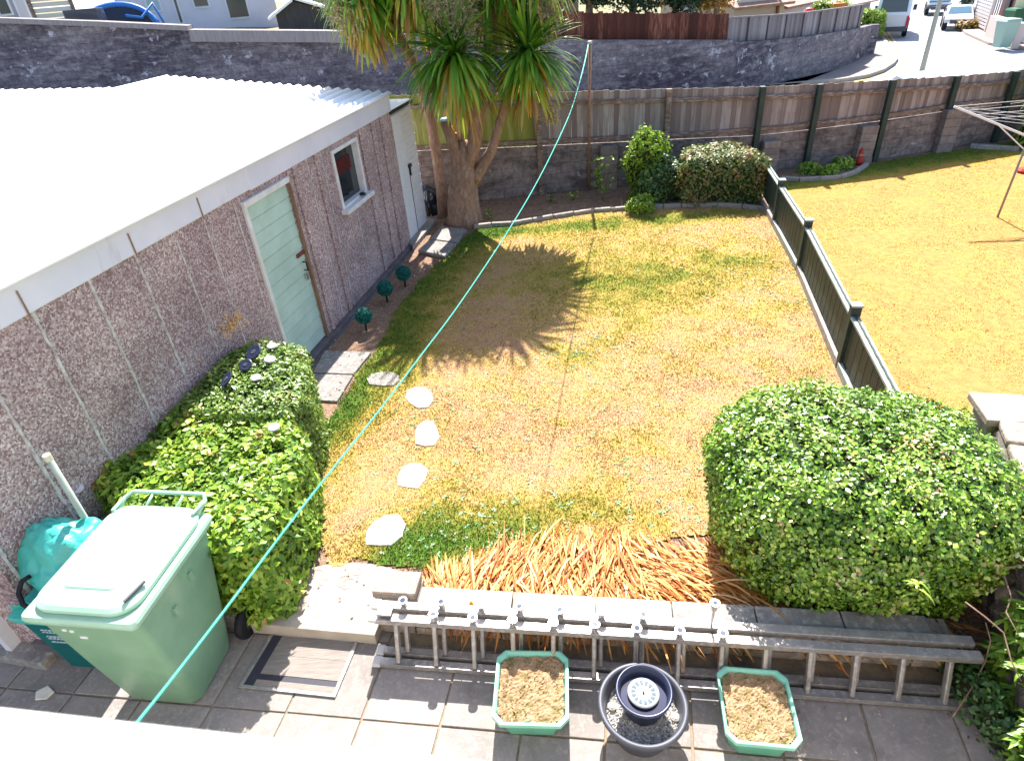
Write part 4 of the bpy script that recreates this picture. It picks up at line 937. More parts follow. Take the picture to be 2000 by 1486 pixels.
for sgn in (-1, 1):
    mb = MB(); mb.tube([bp(sgn * .33, .42, HB + .075), bp(sgn * .34, .55, HB + .065)], .014, 6); mb.build('hinge', BINL, lid)
mb = MB(); mb.tube([bp(.31, -.36, HB + .075), bp(.355, -.20, HB + .085)], .013, 6); mb.build('grip', PLASTG, lid)
for y, z in ((-.12, .90), (.12, .98)): mb = MB(); mb.box(bp(.37, y, z + .04), (.03, .035, .08), (BX, BY, ZV)); mb.build('lug', BINB, body_)
mb = MB(); mb.box(bp(.0, -.352, .93), (.42, .05, .05), (BX, BY, ZV)); mb.build('front_bar', BINB, body_, bevel=.01)
for x, z, w_ in ((-.22, 1.07, .03), (-.17, 1.06, .03), (-.12, .985, .055)): mb = MB(); mb.box(bp(x, -.412 + (1.07 - z) * .12, z), (w_, .008, .022), (BX, BY, ZV)); mb.build('sticker', UPVC, body_)
for sgn in (-1, 1):
    c = bp(sgn * .40, .38, .13); mb = MB(); prof = [(.06, -.035), (.11, -.035), (.14, -.028), (.145, 0), (.14, .028), (.11, .035), (.06, .035)]
    mb.lathe(prof, c, 28, ax=(BY, ZV, BX)); wh = mb.build('wheel', RUBBER, t, smooth=True)
    mb = MB(); mb.lathe([(0, .02 * sgn), (.03, .025 * sgn), (.045, .01 * sgn), (.052, .034 * sgn), (.058, .034 * sgn)], c, 24, ax=(BY, ZV, BX)); 
    for k in range(8):
        a = k * math.pi / 4; mb.span(c + BX * .02 * sgn + (BY * math.cos(a) + ZV * math.sin(a)) * .02, c + BX * .02 * sgn + (BY * math.cos(a) + ZV * math.sin(a)) * .055, .008, .008, side=BX)
    mb.build('hub', PLASTG, wh)
mb = MB(); mb.tube([bp(-.39, .38, .13), bp(.39, .38, .13)], .012, 8); mb.build('axle', STEEL, t)

# teal box bin with crumpled sheet
TC = Vector((-3.66, 3.38, PZ)); TX = BX; TY = BY
def tp(x, y, z): return TC + TX * x + TY * y + Vector((0, 0, z))
t = thing('recycling_box', 'dark teal recycling box beside the green bin with pale lettering', 'bin', tuple(TC))
mb = MB(); loft_rings(mb, [[tp(x, y, 0) for x, y in rrect(-.17, .20, -.16, .2, .03)], [tp(x, y, .70) for x, y in rrect(-.24, .34, -.22, .30, .03)]], cap1=False); bb = mb.build('body', TEAL, t, smooth=False)
mb = MB(); loft_rings(mb, [[tp(x, y, .66) for x, y in rrect(-.25, .35, -.24, .32, .03)], [tp(x, y, .74) for x, y in rrect(-.27, .37, -.26, .34, .03)]]); mb.build('rim', TEALS, t, bevel=.01)
def text(s, size, loc, rot, m, parent, name='lettering', depth=.001):
    cu = bpy.data.curves.new(name, 'FONT'); cu.body = s; cu.size = size; cu.extrude = depth; tmp = bpy.data.objects.new(name, cu); C.objects.link(tmp)
    bpy.context.view_layer.update(); me = bpy.data.meshes.new_from_object(tmp.evaluated_get(bpy.context.evaluated_depsgraph_get())); bpy.data.objects.remove(tmp, do_unlink=True)
    me.transform(Matrix.Translation(loc) @ rot.to_4x4()); off = Vector((0, 0, 0)); q = parent
    while q is not None:
        if q.name in ROOTLOC: off = ROOTLOC[q.name]
        q = q.parent
    me.transform(Matrix.Translation(-off)); me.materials.clear(); me.materials.append(m); o = bpy.data.objects.new(name, me); C.objects.link(o); o.parent = parent; return o
nrm = (tp(0, -.22, .70) - tp(0, -.16, 0)).normalized(); rt = Matrix((TX, nrm, TX.cross(nrm))).transposed()
for i, (w_, z) in enumerate(((.16, .56), (.12, .53), (.20, .47), (.15, .44), (.19, .39))):       # rows of small illegible print
    mb = MB(); x = -.10
    while x < -.10 + w_: l_ = random.uniform(.015, .035); mb.box(tp(x + l_ / 2, -.16 - .06 * z / .7 - .003, z), (l_, .003, .012), (TX, nrm, TX.cross(nrm))); x += l_ + .008
    mb.build('print_row', UPVC, bb)
t = thing('plastic_sheet', 'crumpled turquoise plastic cover draped over the teal box', 'cover', tuple(tp(0, 0, .74)))
mb = MB(); n_ = 26; V = []
cor = [at(-6, 1098, .76), at(100, 1014, 1.0), at(215, 1018, 1.04), at(130, 1186, .80)]
for i in range(n_ + 1):
    for j in range(n_ + 1):
        u, v = i / n_, j / n_; p = cor[0].lerp(cor[1], u).lerp(cor[3].lerp(cor[2], u), v)
        f_ = float(fbm(np.array(u * 6 + 3), np.array(v * 6))) - .5; p = p + Vector((0, 0, .22 * math.sin(math.pi * u) * math.sin(math.pi * v) + .16 * f_ - .10 * (1 - math.sin(math.pi * u)) * (v > .9)))
        V.append(p)
mb.mesh(V, [(i * (n_ + 1) + j, (i + 1) * (n_ + 1) + j, (i + 1) * (n_ + 1) + j + 1, i * (n_ + 1) + j + 1) for i in range(n_) for j in range(n_)])
o = mb.build('sheet', TEALS, t, smooth=True); sm = o.modifiers.new('solid', 'SOLIDIFY'); sm.thickness = .006
mb = MB(); mb.tube([at(58, 1125, .86), at(42, 1135, .84), at(36, 1158, .78), at(45, 1180, .72), at(62, 1190, .70)], .018, 8); mb.build('strap', RUBBER, t, smooth=True)
mb = MB(); V = []
for i in range(13):
    for j in range(9):
        u, v = i / 12, j / 8; p = at(22 + 118 * u, 1178 + 6 * u, .70).lerp(at(20 + 130 * u, 1192 + 14 * u, .52), v); V.append(p + Vector((0, -.02 * math.sin(u * 17), 0)))
mb.mesh(V, [(i * 9 + j, (i + 1) * 9 + j, (i + 1) * 9 + j + 1, i * 9 + j + 1) for i in range(12) for j in range(8)]); mb.build('hanging_edge', TEALS, t, smooth=True)
# metal pole behind
p = at(278, 1195, PZ); t = thing('metal_pole', 'plain galvanised metal pole standing behind the bins by the hedge', 'pole', tuple(p))
mb = MB(); mb.tube([p, p + Vector((0, 0, 1.80))], .024, 12); mb.build('shaft', mat('galvanised', (.30, .36, .32), (.38, .42, .38), scale=8, rough=.5), t, smooth=True)
mb = MB(); mb.tube([p + Vector((0, 0, 1.78)), p + Vector((0, 0, 1.83))], .028, 12); mb.build('cap', mat('cream_cap', (.55, .5, .4), rough=.6), t)
# stone beside the hedge foot
mb = MB(); P = [at(*q, PZ) for q in ((425, 1150), (508, 1135), (512, 1190), (470, 1235), (440, 1230))]; mb.prism([(q.x, q.y) for q in P], PZ, .08); o = mb.build('edging_stone', CONC, bevel=.03); center(o); tag(o, 'rough concrete edging stone behind the black bin wheel', 'stone')
P = [at(*q, PZ) for q in ((72, 1352), (96, 1340), (108, 1352), (92, 1366), (70, 1368))]; mb = MB(); mb.prism([(q.x, q.y) for q in P], PZ + .002, PZ + .02); o = mb.build('stone_chip', STONEW, bevel=.005); center(o); tag(o, 'small pale flat stone lying on the shaded patio', 'stone')

# ================================================================== PLANTERS AND POT
def octrect(hx, hy, ch, c, ang, z):
    X_ = Vector((math.cos(ang), -math.sin(ang), 0)); Y_ = Vector((math.sin(ang), math.cos(ang), 0)); P = [(hx - ch, -hy), (hx, -hy + ch), (hx, hy - ch), (hx - ch, hy), (-hx + ch, hy), (-hx, hy - ch), (-hx, -hy + ch), (-hx + ch, -hy)]
    return [Vector((c[0], c[1], z)) + X_ * x + Y_ * y for x, y in P]
def planter(c, ang, hx, hy, label, seed):
    t = thing('planter', label, 'planter', (c[0], c[1], PZ), 'green rectangular planters'); H_ = .24; zt = PZ + H_
    mb = MB(); o_ = lambda s, z, ch=.06: octrect(hx * s, hy * s, ch, c, ang, z)
    rings = [o_(.78, PZ + .002), o_(.90, zt - .04), o_(.90, zt - .038), o_(1.0, zt - .036), o_(1.0, zt), o_(.955, zt), o_(.90, zt - .012), o_(.87, zt - .06)]
    loft_rings(mb, rings[:3], cap1=False); b_ = mb.build('tub', PLANTG, t, bevel=.004)
    mb = MB(); loft_rings(mb, rings[2:], cap0=False, cap1=False); mb.build('rim', PLANTR, t, bevel=.004)
    sh = o_(.875, zt - .05); xs = [p.x for p in sh]; ys = [p.y for p in sh]; st = .012; nx = int((max(xs) - min(xs)) / st) + 1; ny = int((max(ys) - min(ys)) / st) + 1
    V = []; 
    for j in range(ny + 1):
        for i in range(nx + 1):
            x, y = min(xs) + i * st, min(ys) + j * st; V.append((x, y, zt - .05 + .035 * float(fbm(np.array(x * 22 + seed), np.array(y * 22))) + .012 * random.random()))
    F = []; T = []
    for j in range(ny):
        for i in range(nx):
            x, y = min(xs) + (i + .5) * st, min(ys) + (j + .5) * st
            if in_poly(np.array(x), np.array(y), [tuple(p)[:2] for p in sh]): b = j * (nx + 1) + i; F.append((b, b + 1, b + nx + 2, b + nx + 1)); T.append(random.random())
    link_mesh('soil', np.array(V, dtype=np.float32), F, SOILM, t, np.array(T))
    n_ = 500; P = np.column_stack([rng.uniform(min(xs), max(xs), n_), rng.uniform(min(ys), max(ys), n_), np.full(n_, zt - .028)]); k = in_poly(P[:, 0], P[:, 1], [tuple(p)[:2] for p in sh]); P = P[k]
    w_ = fbm(P[:, 0] * 8 + seed, P[:, 1] * 8) > .45; P = P[w_]; ms_ = leaves('dry_moss', P, np.tile([0, 0, 1.], (len(P), 1)), rng.uniform(.012, .03, len(P)), mat('moss_bits', (0, 0, 0), tintramp=[(0, (.08, .09, .02)), (.5, (.20, .17, .05)), (1, (.40, .28, .17))], rough=.9), t, rng.random(len(P)), spread=1.0); ms_['kind'] = 'stuff'
planter((-.035, 2.61), R_(6), .27, .285, 'green plastic planter of dry soil left of the round pot', 3)
planter((1.515, 2.345), R_(10), .245, .275, 'green plastic planter of dry soil right of the round pot', 9)
pcx, pcy = .72, 2.37; zt = .20
t = thing('plant_pot', 'large round dark grey pot with grit around a smaller pot', 'pot', (pcx, pcy, PZ))
mb = MB(); mb.lathe([(0, 0), (.19, 0), (.20, .01), (.265, .27), (.27, .285), (.297, .29), (.305, .30), (.305, .325), (.295, .335), (.275, .33), (.262, .30), (.24, .20)], (pcx, pcy, PZ), 56); mb.build('tub', PLASTG, t, smooth=True)
n_ = 2600; a = rng.random(n_) * 6.283; r = np.sqrt(rng.random(n_)) * .25; P = np.column_stack([pcx + r * np.cos(a), pcy + r * np.sin(a), np.full(n_, PZ + .21) + rng.random(n_) * .012])
V = []; F = []; T = []
oc = np.array([(1, 0, 0), (0, 1, 0), (-1, 0, 0), (0, -1, 0), (0, 0, 1), (0, 0, -1)], float); of = [(0, 1, 4), (1, 2, 4), (2, 3, 4), (3, 0, 4), (1, 0, 5), (2, 1, 5), (3, 2, 5), (0, 3, 5)]
sz = rng.uniform(.004, .009, n_); A_ = oc[None] * sz[:, None, None] * rng.uniform(.6, 1.3, (n_, 6, 1)) + P[:, None]
F = (np.arange(n_)[:, None, None] * 6 + np.array(of)[None]).reshape(-1, 3); link_mesh('grit', A_.reshape(-1, 3), F, GRIT, t, np.repeat(rng.random(n_), 8))
mb = MB(); mb.disc((pcx, pcy, PZ + .212), .245, 40); mb.build('soil', GRIT, t)
# inner pot with water and dial
ix, iy = pcx + .01, pcy + .03; iz = PZ + .215
t = thing('water_bowl', 'small dark blue bowl of water standing inside the round pot', 'bowl', (ix, iy, iz))
mb = MB(); mb.lathe([(0, 0), (.125, 0), (.13, .01), (.165, .19), (.185, .195), (.192, .205), (.192, .225), (.18, .23), (.168, .215), (.15, .12), (.15, .11)], (ix, iy, iz), 48); mb.build('bowl', PLASTD, t, smooth=True)
mb = MB(); mb.disc((ix, iy, iz + .15), .155, 40); mb.build('water', mat('dark_water', (.006, .012, .05), rough=.05, spec=.9), t)
t = thing('solar_fountain', 'round white floating disc with radial blue segments in the water bowl', 'fountain', (ix, iy + .01, iz + .15))
mb = MB(); mb.lathe([(0, 0), (.10, 0), (.108, .012), (.108, .026), (.098, .032), (.095, .028), (0, .028)], (ix, iy + .01, iz + .15), 40); mb.build('float', mat('dial_white', (.30, .32, .31), rough=.35), t, smooth=False, bevel=.001)
mb = MB()
for k in range(14):
    a0 = k * 2 * math.pi / 14; c = Vector((ix, iy + .01, iz + .182)); mb.face([c + Vector((math.cos(a0 + aq) * r_, math.sin(a0 + aq) * r_, 0)) for aq, r_ in ((.05, .055), (.05, .085), (.37, .085), (.30, .055))])
mb.build('segments', mat('dial_blue', (.03, .07, .11), rough=.5), t)
mb = MB(); mb.lathe([(0, .03), (.008, .03), (.008, .045), (0, .045)], (ix, iy + .01, iz + .15), 12); mb.build('nozzle', BLACK, t)
for k, (dx, dy) in enumerate(((-.20, .05), (.215, -.06))):
    mb = MB(); mb.lathe([(0, 0), (.03, .004), (.032, .02), (.018, .034), (0, .036)], (pcx + dx, pcy + dy, PZ + .215), 9); o = mb.build('pebble', STONEW); center(o); tag(o, ('cream pebble on the grit, left of the bowl', 'cream pebble on the grit, right of the bowl')[k], 'pebble')

# ================================================================== PLANTS
def PX(pts, z): return [gxy(px, py, z) for px, py in pts]
# front leafy hedge and square hedge
hf = [(-3.92, 4.45), (-3.3, 3.95), (-2.75, 3.60), (-2.25, 3.38), (-1.99, 3.38), (-1.92, 4.1), (-2.02, 4.95), (-2.75, 5.3), (-3.3, 5.85), (-3.55, 5.2)]
hedge('hedge', 'wide leafy light green hedge right behind the bins', 'hedge', hf, 0, .96, .13, 24000, .074, LEAF_HEDGE, seed=2, noise=.07, depth=.08)
hr = [(-3.42, 5.15), (-2.2, 4.95), (-2.1, 5.5), (-2.32, 6.35), (-3.0, 6.6), (-3.25, 6.2)]
hedge('hedge', 'square clipped hedge with discs on top, next to the mint door', 'hedge', hr, 0, 1.06, .10, 20000, .050, LEAF_REAR, seed=11, noise=.03, depth=.05, tips=40)
# big rounded bush
ang = R_(-9); bx_ = []
for k in range(40):
    a = 2 * math.pi * k / 40; ca, sa = math.cos(a), math.sin(a); r = 1 / (abs(ca) ** 2.5 + abs(sa) ** 2.5) ** (1 / 2.5); x, y = 1.17 * r * ca, 1.02 * r * sa; bx_.append((2.70 + x * math.cos(ang) - y * math.sin(ang), 3.76 + x * math.sin(ang) + y * math.cos(ang)))
hedge('bush', 'big rounded glossy green bush behind the right half of the ladder', 'bush', bx_, .0, 1.30, .50, 60000, .038, LEAF_BUSH, under=.20, seed=5, noise=.07, depth=.12, aspect=.7, spread=1.1, tips=30)
# dead sprigs at the bush's right-hand side
for i, (px, py, z_, lab) in enumerate(((1800, 885, 1.30, 'dry peach coloured sprig on the upper right of the big bush'), (1945, 985, 1.05, 'dry peach coloured sprig at the right edge of the big bush'))):
    c = at(px, py, z_); n_ = 90; P = np.tile(np.array(c), (n_, 1)) + rng.normal(0, 1, (n_, 3)) * [.11, .09, .035]
    V, F = leaf_arrays(P, np.tile([0, -.3, 1.], (n_, 1)), rng.uniform(.015, .035, n_), spread=1.2); o = link_mesh('dry_sprig', V, F, ORANGE); center(o); tag(o, lab, 'dead leaves', kind='stuff')
# tufts growing through the bush
for i, (px, py, z) in enumerate(((1770, 975, 1.15), (1765, 1140, .8))):
    c = at(px, py, z) + Vector((0, -.12 if i else 0, .12)); n_ = 12; a = rng.random(n_) * 6.283; d_ = np.column_stack([np.cos(a), np.sin(a), rng.uniform(.1, 1.0, n_)]); P = np.tile(np.array(c), (n_, 1)) + rng.normal(0, .015, (n_, 3))
    V, F = strap(P, d_, rng.uniform(.08, .16, n_), .012, 1.8, segs=4); o = link_mesh('leaf_tuft', V, F, LEAF_HEDGE, None, np.repeat(rng.uniform(.4, 1, n_), 1).repeat(1) if False else np.tile(rng.uniform(.4, 1, n_), 4))
    center(o); tag(o, ('pale lime leaf tuft poking out of the big bush top', 'pale lime leaf tuft hanging low on the big bush front')[i], 'plant')
# far end bushes
def simple_bush(name, label, c, rx, ry, h, z0, n_leaf, size, m, seed, r=.3, **k):
    poly = [(c[0] + rx * math.cos(a) * (1 + .12 * math.sin(3 * a + seed)), c[1] + ry * math.sin(a)) for a in np.linspace(0, 6.283, 18)[:-1]]
    return hedge(name, label, 'bush', poly, z0, h, min(r, h * .6), n_leaf, size, m, seed=seed, **k)
bl, br = at(1310, 390), at(1505, 405)
hb = [(bl.x, 12.95), (br.x + .0, 12.75), (5.45, 14.1), (bl.x + .35, 14.3)]
hedge('hedge', 'low bronze topped hedge at the far end of the middle lawn', 'hedge', hb, .02, .98, .22, 9000, .075, LEAF_BRONZE, seed=21, noise=.10, depth=.10, tips=60)
simple_bush('bush', 'taller lime topped shrub beside the bronze hedge, before the block wall', (3.30, 13.7), .44, .36, 1.38, .02, 4600, .085, LEAF_LIME, 31, r=.4, depth=.3, noise=.42)
simple_bush('bush', 'dark leafy skirt around the lime shrub base', (3.45, 13.6), .58, .42, .9, .02, 4200, .07, LEAF_DARK, 33, r=.4, depth=.22, noise=.18)
simple_bush('bush', 'small round green plant spilling over the lawn edging', (2.93, 12.85), .30, .24, .36, .02, 1500, .06, LEAF_LIME, 35, r=.2, depth=.08, noise=.08)
bc = on_line(1995); simple_bush('bush', 'bright green shrub at far right end of the tall fence', (bc.x + .55, bc.y - .75), .8, .6, 1.9, 0, 5200, .09, LEAF_LIME, 41, r=.6, depth=.2, noise=.2)
def young_plant(label, c, h, n_leaf, size, m, spread=.16, name='young_plant'):
    t = thing(name, label, 'plant', tuple(c)); mb = MB(); P = []; N_ = []
    for s in range(4):
        a = random.random() * 6.28; top = Vector(c) + Vector((math.cos(a) * spread * .8, math.sin(a) * spread * .8, h * random.uniform(.6, 1))); mid = Vector(c).lerp(top, .5) + Vector((random.uniform(-.03, .03), 0, .03)); mb.tube([c, mid, top], [.008, .006, .004], 5)
        for q in range(n_leaf // 4): u = random.uniform(.25, 1.05); p = Vector(c).lerp(top, u); P.append(p + Vector((random.gauss(0, spread * .35), random.gauss(0, spread * .35), random.gauss(0, .03)))); N_.append((random.gauss(0, .3), random.gauss(0, .3), 1))
    mb.build('stem', mat('plant_stem', (.12, .10, .04), rough=.8), t); P = np.array([tuple(p) for p in P]); leaves('foliage', P, np.array(N_), rng.uniform(.6, 1.2, len(P)) * size, m, t, rng.random(len(P)), spread=.7, aspect=.6)
young_plant('thin leggy shrub with pale leaves near the brick pier', at(1178, 392, .02), .95, 110, .10, LEAF_LIME, .22)
for i, (px, py, h, lab) in enumerate(((1245, 405, .22, 'tiny green seedling right of the leggy shrub'), (1120, 392, .25, 'small green seedling left of the leggy shrub'), (1075, 395, .2, 'sparse seedling near the fence post in bare soil'), (960, 425, .2, 'pale leafed seedling at the palm foot'))):
    young_plant(lab, at(px, py, .02), h, 28, .07, LEAF_HEDGE, .12, 'seedling')
# soil, edging of the far bed
edge = [(925, 447), (960, 443), (1000, 441), (1080, 427), (1160, 415), (1260, 409), (1330, 405), (1400, 404), (1450, 407), (1497, 413)]
mb = MB(); bedp = [gxy(*p) for p in edge] + [(5.5, 14.9), (-.5, 14.4), (-1.3, 13.3)]; mb.prism(bedp, -.02, .022); struct(mb.build('far_flower_bed', SOIL))
t = thing('lawn_edging', 'row of low stone edging blocks curving along the far flower bed', 'edging', tuple(at(1200, 412)))
P = [at(*p) for p in edge]
for a, b in zip(P[:-1], P[1:]):
    n_ = max(1, round((b - a).length / .42))
    for k in range(n_):
        p, q = a.lerp(b, k / n_), a.lerp(b, (k + 1) / n_); mb = MB(); d_ = (q - p) * .48 / 1; mb.span((p + q) / 2 - d_ + Vector((0, 0, .035 + random.uniform(-.008, .008))), (p + q) / 2 + d_ + Vector((0, 0, .035)), .09, .11); mb.build('edging_block', COPE if (k + int(p.x * 3)) % 3 else CONC, t, bevel=.012)
# neighbour's corner bed
nb_ = [(1525, 352), (1560, 355), (1600, 353), (1640, 350), (1670, 340), (1692, 325)]
mb = MB(); mb.prism([gxy(*p) for p in nb_] + [(9.1, 15.3), (6.3, 15.0), (5.75, 13.9)], -.02, .02); struct(mb.build('corner_bed', SOIL))
t = thing('lawn_edging', 'curved pale stone edging around the small corner bed next door', 'edging', tuple(at(1640, 350)))
for a, b in zip([at(*p) for p in nb_][:-1], [at(*p) for p in nb_][1:]):
    mb = MB(); mb.span(a + Vector((0, 0, .04)), b + Vector((0, 0, .04)), .10, .10); mb.build('edging_block', mat('edging_grey', (.34, .30, .27), (.25, .22, .2), scale=5, rough=.9), t, bevel=.015)
for i, (px, py, r_, lab) in enumerate(((1588, 342, .28, 'low green plant in the corner bed, nearest the divider'), (1622, 345, .22, 'low spreading green plant at the middle of the corner bed'), (1648, 333, .26, 'low green plant in the corner bed beside the red gnome'))):
    c = at(px, py); simple_bush('low_plant', lab, (c.x, c.y + .1), r_, r_ * .8, .24, .02, 600, .07, LEAF_LIME if i == 1 else LEAF_HEDGE, 50 + i, r=.14, depth=.06, noise=.06)
p = at(1677, 322, .02); t = thing('garden_gnome', 'small red garden gnome standing against the block pier', 'ornament', tuple(p))
mb = MB(); mb.lathe([(0, 0), (.09, 0), (.10, .08), (.075, .18), (.05, .20)], p, 16); mb.build('body', RED, t, smooth=True)
mb = MB(); mb.lathe([(.0, .18), (.045, .20), (.055, .235), (.045, .27), (0, .28)], p, 14); mb.build('head', mat('gnome_face', (.5, .28, .2), rough=.6), t, smooth=True)
mb = MB(); mb.lathe([(.065, .255), (.05, .29), (.02, .37), (0, .40)], p, 14); mb.build('hat', RED, t, smooth=True)
p = at(1999, 338, .0); mb = MB(); mb.lathe([(0, 0), (.12, 0), (.14, .06), (.10, .10), (0, .11)], p, 14); o = mb.build('ornament', RED); center(o); tag(o, 'red round object lying on the neighbouring lawn at the right edge', 'ornament')
# end brick edging below shrub at right
a, b = at(1895, 286, .04), at(1990, 292, .04); mb = MB(); mb.span(a, b, .14, .12); o = mb.build('edging_block', CONC, bevel=.015); center(o); tag(o, 'long concrete edging block beneath the far right shrub', 'edging')

# topiary balls on stakes
tp0 = None
for (px, py, lab) in ((716, 645, 'teal topiary ball on a stake, closest to the mint door'), (757, 590, 'middle teal topiary ball on a visible dark stake'), (792, 560, 'farthest teal topiary ball, nearest the palm')):
    if tp0 is None:
        tp0 = o = thing('topiary_ball', lab, 'topiary', (0, 0, 0), 'teal topiary balls on stakes')
        mb = MB(); mb.tube([(0, 0, 0), (0, 0, .16)], .016, 8); mb.build('stake', RUBBER, o)
        u = rng.normal(0, 1, (2600, 3)); u /= np.linalg.norm(u, axis=1)[:, None]; mb = MB(); mb.lathe([(.105 * math.sin(q), .25 - .105 * math.cos(q)) for q in np.linspace(0.01, 3.13, 12)], (0, 0, 0), 20); mb.build('core', mat('topiary_core', (.0, .05, .045), rough=.9), o, smooth=True)
        leaves('foliage', u * rng.uniform(.10, .125, (2600, 1)) + [0, 0, .25], u, rng.uniform(.02, .034, 2600), mat('topiary_leaf', (0, 0, 0), tintramp=[(0, (.0, .07, .06)), (.6, (.01, .15, .13)), (1, (.03, .26, .22))], rough=.6), o, rng.random(2600), spread=1.2, aspect=.5)
    else: o = copy_tree(tp0)
    o.location = at(px, py, 0) + Vector((0, 0, 0)); o['label'] = lab; o.rotation_euler = (0, 0, px)
# discs on the hedge
def hd(px, py, z, r, m, label, tilt, name='disc_light'):
    p = at(px, py, z); t = thing(name, label, 'garden light' if m is WDISC else 'disc', tuple(p)); rot = Matrix.Rotation(tilt[0], 3, 'X') @ Matrix.Rotation(tilt[1], 3, 'Y'); ax = (rot @ Vector((1, 0, 0)), rot @ Vector((0, 1, 0)), rot @ ZV)
    mb = MB(); mb.lathe([(0, -.012), (r * .7, -.012), (r, 0), (r, .008), (r * .9, .014), (r * .35, .012), (0, .012)], p, 22, ax=ax); mb.build('dish', m, t, smooth=False)
    mb = MB(); mb.lathe([(0, .013), (r * .3, .013), (r * .28, .018), (0, .018)], p, 14, ax=ax); mb.build('centre', mat('disc_centre', (.40, .40, .44), rough=.4) if m is WDISC else PLASTG, t)
    mb = MB(); mb.tube([p, p - Vector((0, 0, .14))], .007, 6); mb.build('stake', STEEL, t)
hd(531, 676, 1.08, .055, WDISC, 'white disc light at the back of the square hedge by the door', (.1, .1)); hd(527, 702, 1.09, .06, WDISC, 'white disc light second back on the square hedge', (.1, .2)); hd(500, 738, 1.08, .055, WDISC, 'white disc light at the front of the square hedge top', (.1, 0))
hd(535, 835, 1.02, .055, WDISC, 'white disc light on the corner of the wide leafy hedge', (.1, 0)); hd(152, 955, 1.0, .045, WDISC, 'whitish disc light at the garage end of the wide hedge', (.2, .2))
hd(496, 688, 1.13, .10, PLASTD, 'large black dish tilted on the hedge, nearest the door', (.45, -.35), 'black_dish'); hd(480, 713, 1.10, .075, PLASTD, 'flat black dish in the middle of the hedge top', (.5, -.1), 'black_dish'); hd(443, 741, 1.12, .09, PLASTD, 'steeply tilted black dish by the orange dried flower stem', (.35, -.6), 'black_dish')
hd(497, 372, 1.0, .01, PLASTD, 'x', (0, 0), 'zz') if False else None
p = gp(7.15, .07, 1.56); mb = MB(); mb.lathe([(0, 0), (.05, 0), (.055, .02), (.03, .04), (0, .042)], p, 18); o = mb.build('small_lid', BLACK, smooth=True); center(o); tag(o, 'small black lid resting on the garage window sill', 'lid')
# dried flower heads over the hedge
for i, (b_, h_, lab, r_, n_) in enumerate((((435, 745, 1.0), (372, 712, 1.12), 'orange dried flower head on a bent pale stem', .13, 180), ((457, 690, .95), (447, 640, 1.3), 'branching orange dried flower sprays against the garage wall', .24, 300))):
    a = at(*b_); e_ = at(*h_) if i == 0 else Vector((a.x - .02, a.y + .05, 1.22)); t = thing('dried_flower', lab, 'dried flower', tuple(a)); mb = MB(); mb.tube([a - Vector((0, 0, .15)), a, a.lerp(e_, .5) + Vector((0, 0, .02)), e_], [.006, .007, .006, .004], 6)
    mb.build('stem', mat('straw_stem', (.45, .36, .22), rough=.7), t); u = rng.normal(0, 1, (n_, 3)); u[:, 2] = np.abs(u[:, 2]) * .8; u /= np.linalg.norm(u, axis=1)[:, None]; mb = MB(); P = []
    for q in range(n_ // 5): d_ = Vector(u[q]) * r_ * random.uniform(.5, 1.1); mb.tube([e_, e_ + d_], .0016, 3); P += [e_ + d_ + Vector((random.gauss(0, .012), random.gauss(0, .012), random.gauss(0, .012))) for _ in range(7)]
    mb.build('spray', ORANGE, t); P = np.array([tuple(p) for p in P]); leaves('florets', P, rng.normal(0, 1, P.shape), .032, ORANGE, t, rng.random(len(P)), spread=1)['kind'] = 'stuff'

# dead strap-leaved clump along the wall (one mass)
n_ = 7000; P = []; Dr = []; Ln = []
for i in range(n_):
    s = random.uniform(.30, 3.4) if random.random() < .93 else random.uniform(3.2, 4.4); wid = .10 + .42 * min(1, max(0, (s - .2) / .9)); n__ = .19 + (wid + .08) * random.random() ** 1.4; p = front(s, n__)
    a_ = -.15 + .9 * (float(vnoise(np.array(s * 2.6 + 5), np.array(n__ * 2))) - .5) * 2 - .62 * max(0, min(1.4, s - 1.5)) + random.gauss(0, .30)
    flop = random.random() < .12; d_ = (LN * math.cos(a_) + Lv * math.sin(a_)) * (-.6 if flop else 1) + Vector((0, 0, random.uniform(.05, .9) ** 1.2))
    P.append((p.x, p.y, random.uniform(.0, .10))); Dr.append(tuple(d_)); Ln.append(random.uniform(.25, .60) * (.55 + .45 * min(1, s)))
P = np.array(P); Dr = np.array(Dr); V, F = strap(P, Dr, np.array(Ln), rng.uniform(.008, .017, n_), rng.uniform(1.0, 3.0, n_), segs=5)
V[:, 2] = np.maximum(V[:, 2], .004 + rng.random(len(V)) * .03)
o = link_mesh('dead_leaves', V, F, DEADLEAF, None, np.tile(rng.random(n_), 5)); tag(o, 'collapsed mass of orange dead strap leaves behind the low wall', 'dead plants', kind='stuff')
# litter on soil and slabs
n_ = 1500; xs = rng.uniform(-3, 5.4, n_ * 6); ys = rng.uniform(3.3, 14.4, n_ * 6); k = in_poly(xs, ys, [tuple(p)[:2] for p in garden]) & ~in_poly(xs, ys, lawn_poly); xs, ys = xs[k][:n_], ys[k][:n_]
V, F = leaf_arrays(np.column_stack([xs, ys, np.full(len(xs), .03)]), np.tile([0, 0, 1.], (len(xs), 1)), rng.uniform(.02, .05, len(xs)), spread=.8)
o = link_mesh('leaf_litter', V, F, mat('litter', (0, 0, 0), tintramp=[(0, (.12, .06, .03)), (.5, (.34, .20, .12)), (1, (.55, .42, .3))], rough=.9), None, np.tile(rng.random(len(xs)), 2)); tag(o, 'scattered dry leaf litter over the garden soil', 'leaf litter', kind='stuff')
n_ = 160; s = rng.uniform(2.6, 4.6, n_); dd = -np.abs(rng.normal(0, .16, n_)) - .02
